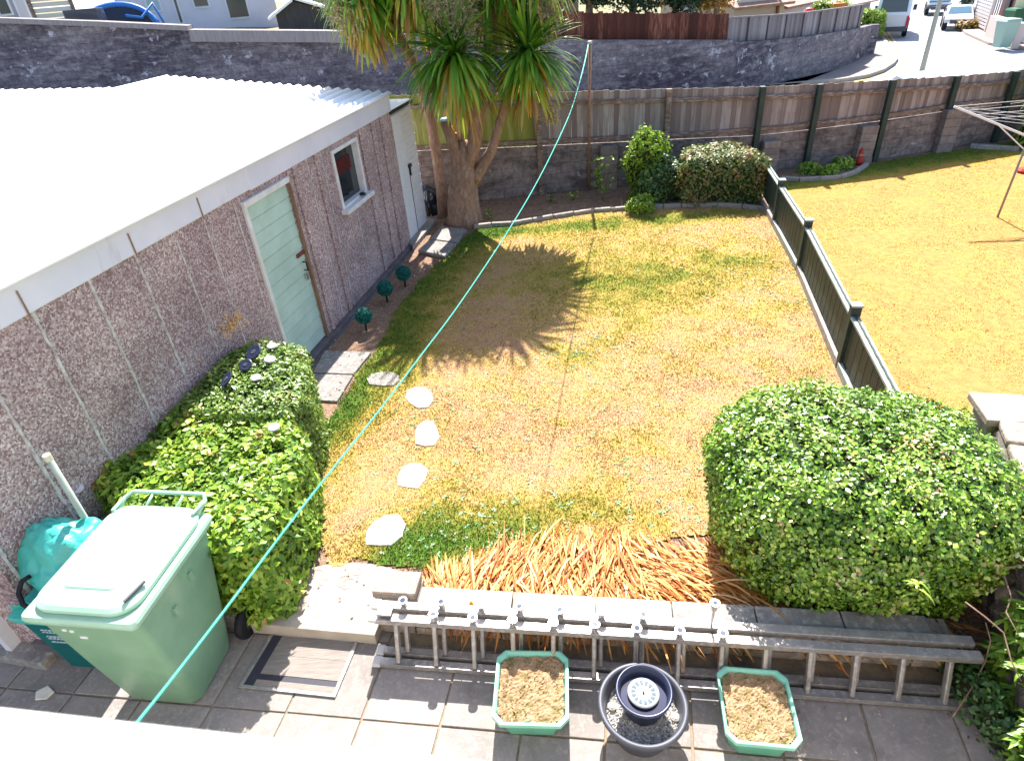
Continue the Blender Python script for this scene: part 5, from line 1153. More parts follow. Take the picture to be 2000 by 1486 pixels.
Pq = np.array([tuple(front(a_, b_ - .12))[:2] + (PZ + .012,) for a_, b_ in zip(s, dd)]); V, F = leaf_arrays(Pq, np.tile([0, 0, 1.], (n_, 1)), rng.uniform(.012, .035, n_), spread=.7)
o = link_mesh('leaf_litter', V, F, MATS['litter'], None, np.tile(rng.random(n_), 2)); tag(o, 'scattered dead leaves on the shaded patio under the ladder', 'leaf litter', kind='stuff')
# right hand shrub on the stone wall and bare vine stems
hs_ = [(3.05, 1.9), (3.15, 1.1), (3.9, 1.1), (4.0, 2.6), (3.6, 2.9)]
t = thing('climbing_shrub', 'glossy strap leaved shrub growing over the stone wall at lower right', 'shrub', (3.3, 2.0, PZ)); mb = MB(); PP = []
for i in range(85):
    z = random.uniform(.0, 1.02); y = random.uniform(1.45, 2.62); x = 2.94 + (y - 1.4) * .40 - random.uniform(.0, .16); c = Vector((x, y, z)); PP.append(c); mb.tube([c + Vector((.12, 0, -.1)), c], .004, 4)
mb.build('twig', mat('vine_stem', (.20, .12, .09), (.3, .22, .16), scale=20, rough=.8), t)
P = np.repeat(np.array([tuple(c) for c in PP]), 13, 0) + rng.normal(0, .012, (len(PP) * 13, 3)); a = rng.random(len(P)) * 6.283; d_ = np.column_stack([np.cos(a) - .25, np.sin(a), rng.uniform(-.1, .9, len(P))])
V, F = strap(P, d_, rng.uniform(.07, .12, len(P)), .022, 1.0, segs=3); link_mesh('foliage', V, F, LEAF_HEDGE, t, np.tile(rng.random(len(P)) * .8, 3))
t = thing('bare_vine', 'bare curling vine stems against the dark stone wall', 'vine', tuple(at(1900, 1350, PZ)))
for pts in (([1885, 1175, .85], [1925, 1205, .8], [1960, 1235, .75], [1975, 1290, .65], [1995, 1330, .6]), ([1945, 1090, .8], [1960, 1120, .8], [1975, 1165, .75], [1965, 1195, .7], [1990, 1240, .7]), ([1940, 1110, .85], [1990, 1105, .85], [2030, 1100, .85]), ([1860, 1400, .0], [1900, 1340, .1], [1925, 1290, .25], [1935, 1250, .4], [1925, 1215, .55])):
    mb = MB(); mb.tube([at(*p) + Vector((0, 0, .0)) for p in pts], [.005] * (len(pts) - 1) + [.003], 6); mb.build('stem', MATS['vine_stem'], t, smooth=True)
c = at(1905, 1390, PZ); simple_bush('ivy', 'dark low ivy at the foot of the stone wall by the ladder end', (c.x + .0, c.y + .0), .14, .4, .32, PZ, 900, .05, LEAF_DARK, 71, r=.12, depth=.06, noise=.08)
# dark bag behind locker
p = Vector((-1.52, 14.0, 0)); mb = MB(); V, F, _q = body([(p.x + .30 * math.cos(a), p.y + .26 * math.sin(a)) for a in np.linspace(0, 6.28, 12)[:-1]], 0, .55, .25, noise=.16, seed=9); mb.mesh(V.tolist(), F); o = mb.build('rubbish_bag', mat('black_bag', (.010, .012, .02), rough=.25, spec=.6), smooth=True); center(o); tag(o, 'shiny black rubbish bag between white shed and palm', 'bag')

# ================================================================== PALM
t = thing('cabbage_palm', 'multi stemmed cabbage palm with drooping strap leaf heads', 'tree', (-.75, 13.1, 0)); TY_ = 13.1
def q(px, py, dy=0): v = atY(px, py, TY_ + dy); return v
mb = MB(); base = at(908, 432, 0)
mb.tube([Vector((base.x, TY_, -.03)), q(908, 420), q(905, 395), q(905, 365), q(908, 335), q(908, 305), q(905, 275)], [.44, .36, .33, .29, .24, .16, .08], 20)
V_ = mb.v; mb.v = [tuple(Vector(v) + Vector((1, 1, 0)) * (.05 * (float(fbm(np.array(v[2] * 5 + v[0] * 3), np.array(v[1] * 4))) - .5))) for v in V_]; mb.build('trunk', BARK, t, smooth=True)
stems = [([(905, 345), (890, 300), (878, 260), (868, 236)], [.17, .12, .11, .095], 0), ([(922, 362), (936, 335), (960, 295), (976, 240), (990, 190), (1010, 150), (1032, 100)], [.13, .12, .10, .085, .08, .08, .08], -.1),
         ([(912, 340), (924, 290), (926, 230), (905, 160), (888, 110)], [.14, .12, .11, .09, .09], -.15), ([(905, 345), (902, 280), (896, 210), (876, 140), (840, 60), (825, -60), (845, -190)], [.10, .09, .09, .09, .09, .09, .08], .25),
         ([(918, 340), (932, 270), (944, 190), (955, 90), (945, -60), (915, -240)], [.10, .10, .1, .1, .09, .08], .3), ([(886, 420), (884, 350), (886, 300), (890, 260)], [.08, .07, .07, .06], .25)]
for px, r, dy in stems:
    mb = MB(); mb.tube([q(a, b, dy * min(1, i / 2)) for i, (a, b) in enumerate(px)], r, 12); mb.build('stem', BARK, t, smooth=True)
mb = MB(); mb.lathe([(0, 0), (.10, 0), (.11, .02), (.08, .05), (0, .055)], q(870, 236) , 18); mb.build('cap', mat('blue_cap', (.20, .40, .55), rough=.5), t)
def crown(c, n_, L, seed, deadf=.25, dr=(1.0, 2.2)):
    c = Vector(c); r2 = np.random.default_rng(seed)
    el = np.concatenate([np.arcsin(r2.uniform(-.35, 1, n_)), np.arcsin(r2.uniform(-.9, -.2, int(n_ * deadf)))]); a = r2.random(len(el)) * 6.283
    d_ = np.column_stack([np.cos(a) * np.cos(el), np.sin(a) * np.cos(el), np.sin(el)]); P = np.tile(np.array(c), (len(el), 1)) + d_ * .05 + np.column_stack([0 * a, 0 * a, np.where(el < 0, el * .25, 0)])
    Ls = L * r2.uniform(.75, 1.1, len(el)); V, F = strap(P, d_, Ls, r2.uniform(.040, .062, len(el)), r2.uniform(*dr, len(el)) * np.where(el > .5, .75, 1), segs=7)
    T = np.where(el > .1, r2.uniform(0, .66, len(el)), r2.uniform(.25, .92, len(el))); T[n_:] = r2.uniform(.68, 1.0, len(T) - n_)
    m_ = len(el); return V, F, np.tile(T, 7), m_
def tipyellow(V, m_): pass
heads = [((888, 112), -.45, 330, 1.22), ((1030, 108), -.35, 420, 1.08), ((712, 2), .1, 280, .88), ((800, -50), .3, 240, 1.2), ((960, -30), .5, 260, 1.2), ((690, -30), -.1, 220, .85), ((1040, -70), .2, 220, 1.15), ((815, -110), .1, 220, 1.2), ((990, -215), .1, 330, 1.15), ((915, -245), .4, 330, 1.15), ((840, -200), .0, 300, 1.15)]
for i, (p_, dy, n_, L_) in enumerate(heads):
    V, F, T, m_ = crown(q(p_[0], p_[1], dy), n_, L_ * (.95 if i == 1 else 1), 100 + i, .38 if i == 2 else (.18 if i < 2 else .3), (.55, 1.5) if i == 1 else (.9, 2.0)); link_mesh('leaf_head', V, F, LEAF_STRAP, t, T)
# flower plumes
def plume(a, b, r_, n_):
    mb = MB(); a, b = Vector(a), Vector(b); P = []
    for k in range(n_):
        u = random.random() ** .7; p = a.lerp(b, u); d_ = Vector((random.gauss(0, 1), random.gauss(0, 1), random.gauss(-.4, .7))).normalized() * r_ * (1.15 - u * .5) * random.random() ** .5; mb.tube([p, p + d_], .003, 3, cap=False); P += [tuple(p + d_ * w_) for w_ in (.35, .5, .65, .8, .95, 1.0)]
    mb.tube([a, b], .012, 5); pl = mb.build('flower_plume', PANIC, t); P = np.array(P); leaves('florets', P, rng.normal(0, 1, P.shape), .035, PANIC, pl, rng.random(len(P)), spread=1)
plume(q(900, -40, -.4), q(905, 60, -.6), .55, 420); plume(q(1060, -20, -.3), q(1075, 30, -.4), .40, 220); plume(q(660, -20, -.4), q(690, 55, -.5), .50, 340); plume(q(1060, 200, -.5), q(1085, 235, -.6), .26, 150); plume(q(840, -30, -.4), q(860, 30, -.5), .4, 200)
# slim leaning second trunk, own plant
t = thing('cabbage_palm', 'slim leaning brown palm trunk standing left of the bulbous one', 'tree', tuple(at(866, 424, 0))); gq = at(866, 424, 0)
Yb = gq.y; qq = lambda px, py: atY(px, py, Yb)
mb = MB(); mb.tube([qq(866, 425), qq(862, 370), qq(852, 300), qq(840, 230), qq(822, 160), qq(800, 110), qq(775, 60), qq(745, 10), qq(730, -30)], [.125, .115, .11, .105, .10, .095, .09, .085, .08], 14); mb.build('trunk', BARK, t, smooth=True)
V, F, T, m_ = crown(qq(722, -40), 240, .9, 200, .4); link_mesh('leaf_head', V, F, LEAF_STRAP, t, T)

# ================================================================== WASHING LINE AND POLE, ROTARY DRYER
pb = at(1150, 372, 0); pt = Vector((pb.x + .02, pb.y, up_at(pb, 1152, 86)))
t = thing('line_pole', 'thin rusty washing line pole standing before the boundary fence', 'pole', tuple(pb))
mb = MB(); mb.tube([pb, pt], .032, 8); mb.build('shaft', RUST, t, smooth=True)
mb = MB(); mb.lathe([(0, 0), (.05, 0), (.05, .05), (0, .06)], pt, 10); mb.build('cap', mat('pole_cap', (.5, .42, .4), rough=.6), t)
LA = Vector((-1.0, .22, 0)); dv = Vector((pt.x - LA.x, pt.y - LA.y, 0)).normalized(); nv = Vector((dv.y, -dv.x, 0)); pts = []
for px, py in ((1149, 88), (1143, 118), (1131, 165), (1113, 222), (1080, 295), (1040, 372), (985, 463), (900, 590), (820, 697), (738, 805), (650, 915), (560, 1030), (440, 1190), (340, 1320), (265, 1414), (205, 1490)):
    r = ray(px, py); den = r.x * nv.x + r.y * nv.y; k_ = (LA.x * nv.x + LA.y * nv.y) / den; pts.append(Vector((r.x * k_, r.y * k_, HC + r.z * k_)))
pts.append(Vector((LA.x, LA.y, pts[-1].z + .1)))
cu = []                                             # smooth it
for i in range(len(pts) - 1):
    p0, p1, p2, p3 = pts[max(0, i - 1)], pts[i], pts[i + 1], pts[min(len(pts) - 1, i + 2)]
    for k in range(6):
        u = k / 6; cu.append(.5 * ((2 * p1) + (p2 - p0) * u + (2 * p0 - 5 * p1 + 4 * p2 - p3) * u * u + (3 * p1 - 3 * p2 + p3 - p0) * u ** 3))
cu.append(pts[-1]); mb = MB(); rs = [.0032 + .0105 * max(0, min(1, (p.y - .7) / 14)) ** 1.9 for p in cu]; mb.tube(cu, rs, 8); o = mb.build('washing_line', LINEM, smooth=True); tag(o, 'turquoise washing line sagging from the pole across the lawn', 'washing line')
rb = at(1948, 425, 0); hub = Vector((rb.x + .06, rb.y, 1.42))
t = thing('rotary_dryer', 'open rotary clothes dryer with white arms on the neighbouring lawn', 'clothes dryer', tuple(rb))
mb = MB(); mb.tube([rb, hub + Vector((0, 0, .28))], .02, 10); mb.build('pole', mat('dryer_grey', (.22, .22, .22), rough=.6), t, smooth=True)
WA = mat('dryer_white', (.62, .63, .66), rough=.4); ends = []
for k, az in enumerate((-62, 58, 178)):
    L_ = 1.25
    d_ = Vector((math.sin(R_(az)), math.cos(R_(az)), 0)); e_ = hub + d_ * L_ + Vector((0, 0, .48)); ends.append(e_); mb = MB(); mb.span(hub, e_, .035, .035); mb.build('arm', WA, t, bevel=.005)
    mb = MB(); mb.span(hub + Vector((0, 0, -.22)), hub.lerp(e_, .42), .02, .02); mb.build('brace', WA, t)
if True:
    for f_ in (1.0, .86, .72, .58):
        mb = MB()
        for a, b in zip(ends, ends[1:] + ends[:1]): mb.tube([hub.lerp(a, f_), hub.lerp(b, f_)], .005, 4)
        mb.build('line', WA, t)

# ================================================================== FAR BACKGROUND
def wallbox(mb, a, b, depth, z0, z1):            # box whose front face runs a -> b in plan
    X_ = (b - a); X_.z = 0; L_ = X_.length; X_.normalize(); Y_ = ZV.cross(X_)
    if Y_.dot(Vector((a.x, a.y, 0))) < 0: Y_ = -Y_
    c = (a + b) / 2 + Y_ * depth / 2; mb.box((c.x, c.y, (z0 + z1) / 2), (L_, depth, z1 - z0), (X_, Y_, ZV)); return X_, Y_
def facade(pxs, d_): return [atdist(px, py, d_) for px, py in pxs]
# white house top left
HD = 33.0
def hp(px, d_=HD): p = atdist(px, 15, d_); return Vector((p.x, p.y, 0))
t = thing('house', 'white rendered house with dark windows above the big wall', 'house', (hp(420).x, hp(420).y, 3))
a, b = hp(228), hp(540); mb = MB(); X_, Y_ = wallbox(mb, a, b, 7, 2.8, 8.5); mb.build('wall', RENDW, t)
Lh = (b - a).length
def hw(t, u0, u1, z0, z1, m, name='window', rec=.03):
    mb = MB(); c = a + X_ * Lh * (u0 + u1) / 2 - Y_ * .02; mb.box((c.x, c.y, (z0 + z1) / 2), (Lh * (u1 - u0), .06, z1 - z0), (X_, Y_, ZV)); w_ = mb.build(name, UPVC if m is not None else m, t)
    mb = MB(); c = c - Y_ * .035; mb.box((c.x, c.y, (z0 + z1) / 2), (Lh * (u1 - u0) - .14, .02, z1 - z0 - .14), (X_, Y_, ZV)); mb.build('pane', m, w_); return w_
U = lambda px: ((px - 228) / (540 - 228))
hw(t, U(372), U(406), 3.9, 5.3, DKGLASS); hw(t, U(436), U(482), 3.4, 5.4, DKGLASS, 'patio_door'); hw(t, U(334), U(346), 3.4, 5.5, DKGLASS); hw(t, U(282), U(312), 3.9, 5.3, mat('pale_blue_blind', (.40, .50, .55), rough=.6))
# cream panel fence, terrace clutter
t = thing('panel_fence', 'cream slatted fence at top left behind the big wall', 'fence', tuple(hp(110, 29) + Vector((0, 0, 3.4)))); a2, b2 = hp(60, 29), hp(142, 29); mb = MB(); X2 = (b2 - a2).normalized(); Y2 = ZV.cross(X2)
for k in range(9): c = (a2 + b2) / 2; mb.box((c.x, c.y, 3.5 + k * .16), ((b2 - a2).length, .04, .13), (X2, Y2, ZV), random.random())
mb.build('slats', mat('cream_paint', (.55, .53, .48), rough=.7, tint=.2), t)
for q_ in (a2, b2): mb = MB(); mb.box((q_.x, q_.y, 4.2), (.12, .12, 1.8), (X2, Y2, ZV)); mb.build('post', RAILW, t)
t = thing('house', 'grey building with pale curtains at the top left corner', 'house', tuple(hp(20, 33) + Vector((0, 0, 3)))); a, b = hp(-260), hp(62); Lh = (b - a).length; mb = MB(); X_, Y_ = wallbox(mb, a, b, 6, 2.8, 8); mb.build('wall', mat('lilac_render', (.42, .39, .46), rough=.8), t)
U = lambda px: ((px + 260) / (62 + 260)); hw(t, U(-15), U(18), 4.2, 5.5, DKGLASS); hw(t, U(26), U(54), 3.6, 5.5, mat('curtain_white', (.6, .56, .62), rough=.8), 'patio_door')
# trampoline-like blue ring
p = hp(212, 28.5); t = thing('trampoline', 'blue framed trampoline standing on its edge behind the big wall', 'trampoline', (p.x, p.y, 3.4)); px_ = Vector((p.y, -p.x, 0)).normalized(); ring = [Vector((p.x, p.y, 3.3)) + px_ * 1.35 * math.cos(a_) + ZV * (1.0 * math.sin(a_)) + Vector((0, .5 * math.sin(a_), 0)) for a_ in np.linspace(0, 6.283, 33)]
mb = MB(); mb.tube(ring, .09, 8, cap=False); mb.build('rim_pad', BLUE, t, smooth=True)
mb = MB(); mb.face([Vector((p.x, p.y, 3.3)) + (r_ - Vector((p.x, p.y, 3.3))) * .93 for r_ in ring[:-1]]); o = mb.build('mat', mat('black_net', (.03, .04, .07), rough=.8), t)
p1, p2 = hp(240, 28.5), hp(300, 28.8); mb = MB(); mb.tube([Vector((p1.x, p1.y, 3.95)), Vector((p1.x, p1.y, 3.95)).lerp(Vector((p2.x, p2.y, 3.95)), .5) + Vector((0, 0, -.1)), Vector((p2.x, p2.y, 4.25)), Vector((p2.x + .2, p2.y, 3.6))], .05, 6); mb.build('frame_tube', BLUE, t, smooth=True)
p = hp(160, 27.8); mb = MB(); mb.box((p.x, p.y, 4.05), (1.1, .5, .42)); o = mb.build('storage_box', NAVY, bevel=.02); center(o); tag(o, 'dark blue storage box on the terrace left of the blue trampoline', 'box')
# dark gabled shed with pale roof
t = thing('garden_shed', 'dark gabled summer house with pale roof left of the palm crown', 'shed', tuple(hp(585, 28) + Vector((0, 0, 2.9)))); a, b = hp(535, 27.5), hp(640, 27.5); c = (a + b) / 2; X_ = (b - a).normalized(); Y_ = ZV.cross(X_); w_ = (b - a).length / 2
zb = 2.6; z1 = float(HC + ray(535, 30).z * 27.5 / math.hypot(ray(535, 30).x, ray(535, 30).y)); z2 = float(HC + ray(570, 2).z * 27.5 / math.hypot(ray(570, 2).x, ray(570, 2).y))
pk = -.3 * w_; mb = MB(); F_ = [(-w_, zb), (w_, zb), (w_, z1), (pk, z2), (-w_, z1 + .05)]; fr_ = [c + X_ * x + ZV * z for x, z in F_]; bk = [p + Y_ * 3 for p in fr_]; loft_rings(mb, [fr_, bk]); mb.build('wall', mat('dark_cladding', (.05, .05, .06), (.08, .075, .08), scale=3, rough=.8, stretch=(8, 8, .5)), t)
for s in (-1, 1):
    e_ = c + X_ * (w_ + .3) * s + ZV * (z1 - .08); pk_ = c + X_ * pk + ZV * (z2 + .06); mb = MB(); mb.face([e_ - Y_ * .3, pk_ - Y_ * .3, pk_ + Y_ * 3.2, e_ + Y_ * 3.2]); o = mb.build('roof', ROOF, t); sm = o.modifiers.new('solid', 'SOLIDIFY'); sm.thickness = .08
# brown terrace wall glimpsed behind the palm
a, b = hp(600, 31), hp(1130, 31); mb = MB(); X_, Y_ = wallbox(mb, a, b, 5, 2.0, 4.6); o = mb.build('wall', mat('terrace_wall', (.20, .17, .16), (.28, .24, .22), scale=1.5, rough=.9)); center(o); o.name = 'outbuilding'; tag(o, 'low brown outbuilding half hidden behind the palm crown', 'building')

def tree(name, label, c, h, r, m, n_leaf, size, seed, base=0.0, squash=1.0, tr=.15):
    t = thing(name, label, 'tree', (c[0], c[1], base)); mb = MB(); mb.tube([(c[0], c[1], base - .2), (c[0] + .05, c[1], base + h * .4), (c[0], c[1], base + h * .85)], [tr, tr * .7, tr * .25], 8)
    r2 = np.random.default_rng(seed); cl = []
    for k in range(26):
        d_ = r2.normal(0, 1, 3); d_ /= np.linalg.norm(d_); p = np.array([c[0], c[1], base + h * .58]) + d_ * np.array([r, r, h * .42 * squash]) * r2.uniform(.35, .9); cl.append((p, r * r2.uniform(.28, .5)))
        if k < 10: mb.tube([(c[0], c[1], base + h * .35), tuple(p)], [tr * .4, tr * .12], 5)
    mb.build('trunk', BARK, t, smooth=True); P = []; N_ = []
    for p, rr in cl: u = r2.normal(0, 1, (n_leaf // 26, 3)); u /= np.linalg.norm(u, axis=1)[:, None]; P.append(p + u * rr * r2.uniform(.6, 1.05, (len(u), 1))); N_.append(u)
    P = np.concatenate(P); N_ = np.concatenate(N_); leaves('crown', P, N_, size * r2.uniform(.7, 1.3, len(P)), m, t, np.clip(r2.random(len(P)) * .8 + .1 * (fbm(P[:, 0] * 2, P[:, 2] * 2) > .5), 0, 1), spread=1.1); return t
CON = mat('conifer_leaf', (0, 0, 0), tintramp=[(0, (.008, .03, .02)), (.5, (.02, .07, .04)), (.85, (.05, .13, .07)), (1, (.14, .24, .14))], rough=.5, spec=.4, trans=.1)
for i, (px, d_, r_, lab, m_, hh, bz) in enumerate(((1150, 26.5, 1.5, 'dark conifer right behind the palm crown over the red fence', CON, 2.6, 2.8), (1235, 27.5, 1.7, 'dark bushy conifer in the middle of the red fence', CON, 2.7, 2.5), (1320, 28, 1.5, 'blue green tree with pale leaves over the red fence end', CON, 2.7, 2.4), (1080, 27, 1.5, 'dark green tree half behind the palm right crown', LEAF_DARK, 2.4, 2.8))):
    p = atdist(px, 0, d_); tree('conifer', lab, (p.x, p.y), hh, r_, m_, 7800, .17, 300 + i, base=bz)
p = atdist(1400, 0, 28.4); tree('shrub', 'orange leaved shrub at the right end of the red fence', (p.x, p.y), 1.9, .85, mat('autumn_leaf', (0, 0, 0), tintramp=[(0, (.16, .08, .02)), (.5, (.38, .22, .05)), (1, (.55, .36, .10))], rough=.5, trans=.2), 3000, .13, 320, base=2.1)
# garages / houses upper right of centre
def housebox(label, px0, px1, d0, d1, z0, z1, m, roofz=None, name='house', roofm=None):
    a, b = atdist(px0, 10, d0), atdist(px1, 10, d1); a.z = b.z = 0; t = thing(name, label, 'house', ((a.x + b.x) / 2, (a.y + b.y) / 2, z0)); mb = MB(); X_, Y_ = wallbox(mb, a, b, 6, z0, z1); mb.build('wall', m, t)
    if roofz:
        mb = MB(); e0, e1 = a - X_ * .3 - Y_ * .4, b + X_ * .3 - Y_ * .4; mid = Y_ * 3.4; mb.face([(e0.x, e0.y, z1), (e1.x, e1.y, z1), ((e1 + mid).x, (e1 + mid).y, roofz), ((e0 + mid).x, (e0 + mid).y, roofz)]); mb.face([((e0 + mid).x, (e0 + mid).y, roofz), ((e1 + mid).x, (e1 + mid).y, roofz), ((e1 + mid * 2).x, (e1 + mid * 2).y, z1), ((e0 + mid * 2).x, (e0 + mid * 2).y, z1)])
        o = mb.build('roof', roofm or TILE, t); sm = o.modifiers.new('solid', 'SOLIDIFY'); sm.thickness = .12
    return t, a, b, X_, Y_
def gz(px, py, d_): return atdist(px, py, d_).z
t, a, b, X_, Y_ = housebox('beige garage with brown tiled roof above the grey curved fence', 1436, 1532, 36, 38, .5, gz(1480, 9, 37), mat('beige_render', (.50, .43, .38), rough=.8), gz(1480, 9, 37) + 1.1, 'garage')
mb = MB(); c = (a + b) / 2 - Y_ * .03; L_ = (b - a).length; mb.box((c.x - X_.x * .2, c.y, gz(1480, 26, 37)), (L_ * .78, .05, 1.7), (X_, Y_, ZV)); mb.build('garage_door', mat('beige_door', (.58, .52, .46), rough=.6), t)
mb = MB(); c2 = c + X_ * L_ * .36; mb.box((c2.x, c2.y - .05, 1.5), (.12, .1, 2.2), (X_, Y_, ZV)); mb.build('door_frame', mat('brown_trim', (.25, .10, .06), rough=.7), t)
t, a, b, X_, Y_ = housebox('low pinkish white building with tiled roof beyond the curved fence', 1530, 1612, 39, 44, .3, gz(1570, 6, 41), mat('pink_render', (.66, .56, .60), rough=.8), gz(1570, 6, 41) + 1.0)
t, a, b, X_, Y_ = housebox('distant house with pale pink tiled roof beside the road top', 1618, 1700, 50, 56, 0, gz(1660, 8, 53), mat('grey_render', (.24, .22, .24), rough=.8), gz(1660, 8, 53) + .9, roofm=mat('pink_tile', (.45, .33, .31), (.36, .26, .25), scale=3, rough=.8))
for i, (px, py, d_, r_, m_, lab) in enumerate(((1607, 16, 36, .45, LEAF_LIME, 'round green shrub over the curved grey fence'), (1645, 14, 37, .40, LEAF_LIME, 'second round green shrub at the fence end'))):
    p = atdist(px, py, d_); simple_bush('shrub', lab, (p.x, p.y), r_, r_, 1.2, p.z - .9, 900, .12, m_, 80 + i, r=.35, noise=.1)
p = atdist(1580, 22, 35.5); mb = MB(); mb.lathe([(0, 0), (.25, .0), (.3, .25), (.15, .45), (0, .5)], p - Vector((0, 0, .35)), 12); o = mb.build('red_planter', mat('bright_red', (.6, .04, .04), rough=.5)); center(o); tag(o, 'bright red planter peeking over the curved grey fence', 'planter')
p = atdist(1620, 20, 36.5); mb = MB(); mb.box(p, (1.3, .4, .5)); o = mb.build('orange_planter', mat('orange_box', (.55, .16, .03), rough=.6), bevel=.02); center(o); tag(o, 'orange trough between the two round green shrubs', 'planter')
p = at(1694, 42, .9); simple_bush('bush', 'bright green hedge clump where the curved wall ends', (p.x, p.y), .85, .8, 1.1, .3, 3000, .14, LEAF_LIME, 90, r=.5, noise=.15, depth=.12)
# road lamp post
lb_ = at(1797, 152, 0.0); t = thing('lamp_post', 'slender pale lamp post rising between the van and the cars', 'lamp post', tuple(lb_)); mb = MB(); mb.tube([lb_, lb_ + Vector((0, 0, 1.2)), lb_ + Vector((0, 0, 8))], [.09, .08, .06], 10); mb.build('pole', mat('lamp_metal', (.34, .33, .27), rough=.5), t, smooth=True)
mb = MB(); mb.tube([lb_ + Vector((0, 0, 7.95)), lb_ + Vector((-.5, 0, 8.3)), lb_ + Vector((-1.1, 0, 8.4))], .04, 8); mb.build('arm', MATS['lamp_metal'], t); mb = MB(); mb.box(lb_ + Vector((-1.35, 0, 8.4)), (.6, .22, .12)); mb.build('lantern', PLASTG, t, bevel=.03)

# vehicles: nose along +d, c on the ground
def vehicle(name, label, c, head, L, W, H, m, kind='car', cat='car', plate=None):
    a = R_(head); Fw = Vector((math.sin(a), math.cos(a), 0)); Sd = Vector((Fw.y, -Fw.x, 0)); c = Vector(c); t = thing(name, label, cat, tuple(c)); P = lambda x, y, z: c + Sd * x + Fw * y + ZV * z
    if kind == 'van': prof = [(-L / 2, .45), (-L / 2, H * .55), (-L / 2 + .1, H * .97), (-L / 2 + .3, H), (L * .22, H), (L * .34, H * .86), (L * .42, H * .52), (L * .49, H * .42), (L / 2, .45)]
    else: prof = [(-L / 2, .35), (-L / 2, H * .62), (-L * .40, H * .68), (-L * .30, H * .96), (-L * .12, H), (L * .08, H * .98), (L * .24, H * .66), (L * .46, H * .55), (L / 2, H * .45), (L / 2, .35)]
    n_ = len(prof); hw_ = [W / 2 * (1 if z < H * .62 else 1 - (.06 if kind == 'van' else .16) * (z - H * .6) / (H * .4)) for y, z in prof]
    rings = [[P(s * hw_[i] * q_, prof[i][0], prof[i][1]) for i in range(n_)] for s, q_ in ((-1, 1), (-1, .9), (1, .9), (1, 1))]
    # slight crown: edges inset slightly lower
    mb = MB(); loft_rings(mb, [rings[0], [p + ZV * .03 for p in rings[1]], [p + ZV * .03 for p in rings[2]], rings[3]]); b_ = mb.build('body', m, t, bevel=.05, seg=3)
    def pn(nm, pts, mm, par=None): mb = MB(); mb.face(pts); o = mb.build(nm, mm, par or t); sm = o.modifiers.new('solid', 'SOLIDIFY'); sm.thickness = .03; sm.offset = 0; return o
    def onprof(i0, i1, u0, u1, wf, off): # glass on the profile between two stations
        A_, B_ = prof[i0], prof[i1]; y0, z0 = A_[0] + (B_[0] - A_[0]) * u0, A_[1] + (B_[1] - A_[1]) * u0; y1, z1 = A_[0] + (B_[0] - A_[0]) * u1, A_[1] + (B_[1] - A_[1]) * u1; nn = Vector((0, -(z1 - z0), (y1 - y0))).normalized(); s_ = off
        oo = Fw * (-(z1 - z0)) + ZV * (y1 - y0); oo.normalize(); oo = oo * s_; w0 = hw_[i0] * wf; w1 = hw_[i1] * wf
        return [P(-w0, y0, z0) + oo, P(w0, y0, z0) + oo, P(w1, y1, z1) + oo, P(-w1, y1, z1) + oo]
    if kind == 'van':
        pn('rear_window', onprof(1, 2, .12, .82, .78, .035), DKGLASS); pn('windscreen', onprof(5, 6, .1, .9, .85, .06), DKGLASS)
        pn('rear_door', [P(x, -L / 2 - .03, z) for x, z in ((-W * .36, .5), (W * .36, .5), (W * .36, H * .52), (-W * .36, H * .52))], mat('door_white', (.66, .64, .66), rough=.4))
        mb = MB(); mb.box(P(0, -L / 2 - .05, .42), (W * .96, .18, .22), (Sd, Fw, ZV)); mb.build('bumper', PLASTG, t, bevel=.03)
        for s in (-1, 1):
            mb = MB(); mb.box(P(s * W * .46, -L / 2 - .02, H * .38), (.12, .06, .5), (Sd, Fw, ZV)); mb.build('tail_light', LAMPR, t); mb = MB(); mb.box(P(s * (W / 2 + .15), L * .33, H * .58), (.18, .1, .28), (Sd, Fw, ZV)); mb.build('wing_mirror', PLASTD, t, bevel=.02)
        mb = MB(); mb.box(P(-W * .25, -L / 2 - .045, H * .33), (.42, .02, .13), (Sd, Fw, ZV)); mb.build('number_plate', mat('yellow_plate', (.7, .42, .03), rough=.4), t)
    else:
        pn('rear_window', onprof(2, 3, .15, .9, .80, .03), DKGLASS if m is not CARW else mat('sky_glass', (.12, .22, .30), rough=.15)); pn('windscreen', onprof(5, 6, .08, .92, .84, -.03 if False else .03), mat('sky_glass', (.12, .22, .30), rough=.15))
        for s in (-1, 1):
            pn('side_window', [P(s * (W / 2 * .93), y, z) for y, z in ((-L * .33, H * .69), (L * .17, H * .70), (L * .05, H * .93), (-L * .26, H * .92))], DKGLASS)
            mb = MB(); mb.box(P(s * W * .38, L / 2 - .02, H * .46), (.32, .08, .13), (Sd, Fw, ZV)); mb.build('headlight', GLASSB if m is NAVY else mat('lamp_clear', (.5, .52, .55), rough=.2), t, bevel=.02); mb = MB(); mb.box(P(s * W * .4, -L / 2, H * .56), (.26, .06, .14), (Sd, Fw, ZV)); mb.build('tail_light', LAMPR, t, bevel=.02)
        mb = MB(); mb.box(P(0, L / 2, .42), (W * .62, .06, .2), (Sd, Fw, ZV)); mb.build('grille', PLASTG, t, bevel=.02)
    for y in (-L * .31, L * .32):
        for s in (-1, 1):
            cc_ = P(s * (W / 2 - .08), y, .33); mb = MB(); mb.lathe([(.0, -.12), (.30, -.12), (.335, -.09), (.335, .09), (.30, .12), (0, .12)], cc_, 20, ax=(Fw, ZV, Sd)); wh = mb.build('wheel', RUBBER, t); mb = MB(); mb.lathe([(0, .125 * s), (.19, .125 * s), (.2, .121 * s)], cc_, 16, ax=(Fw, ZV, Sd)); mb.build('hub', ALU, wh)
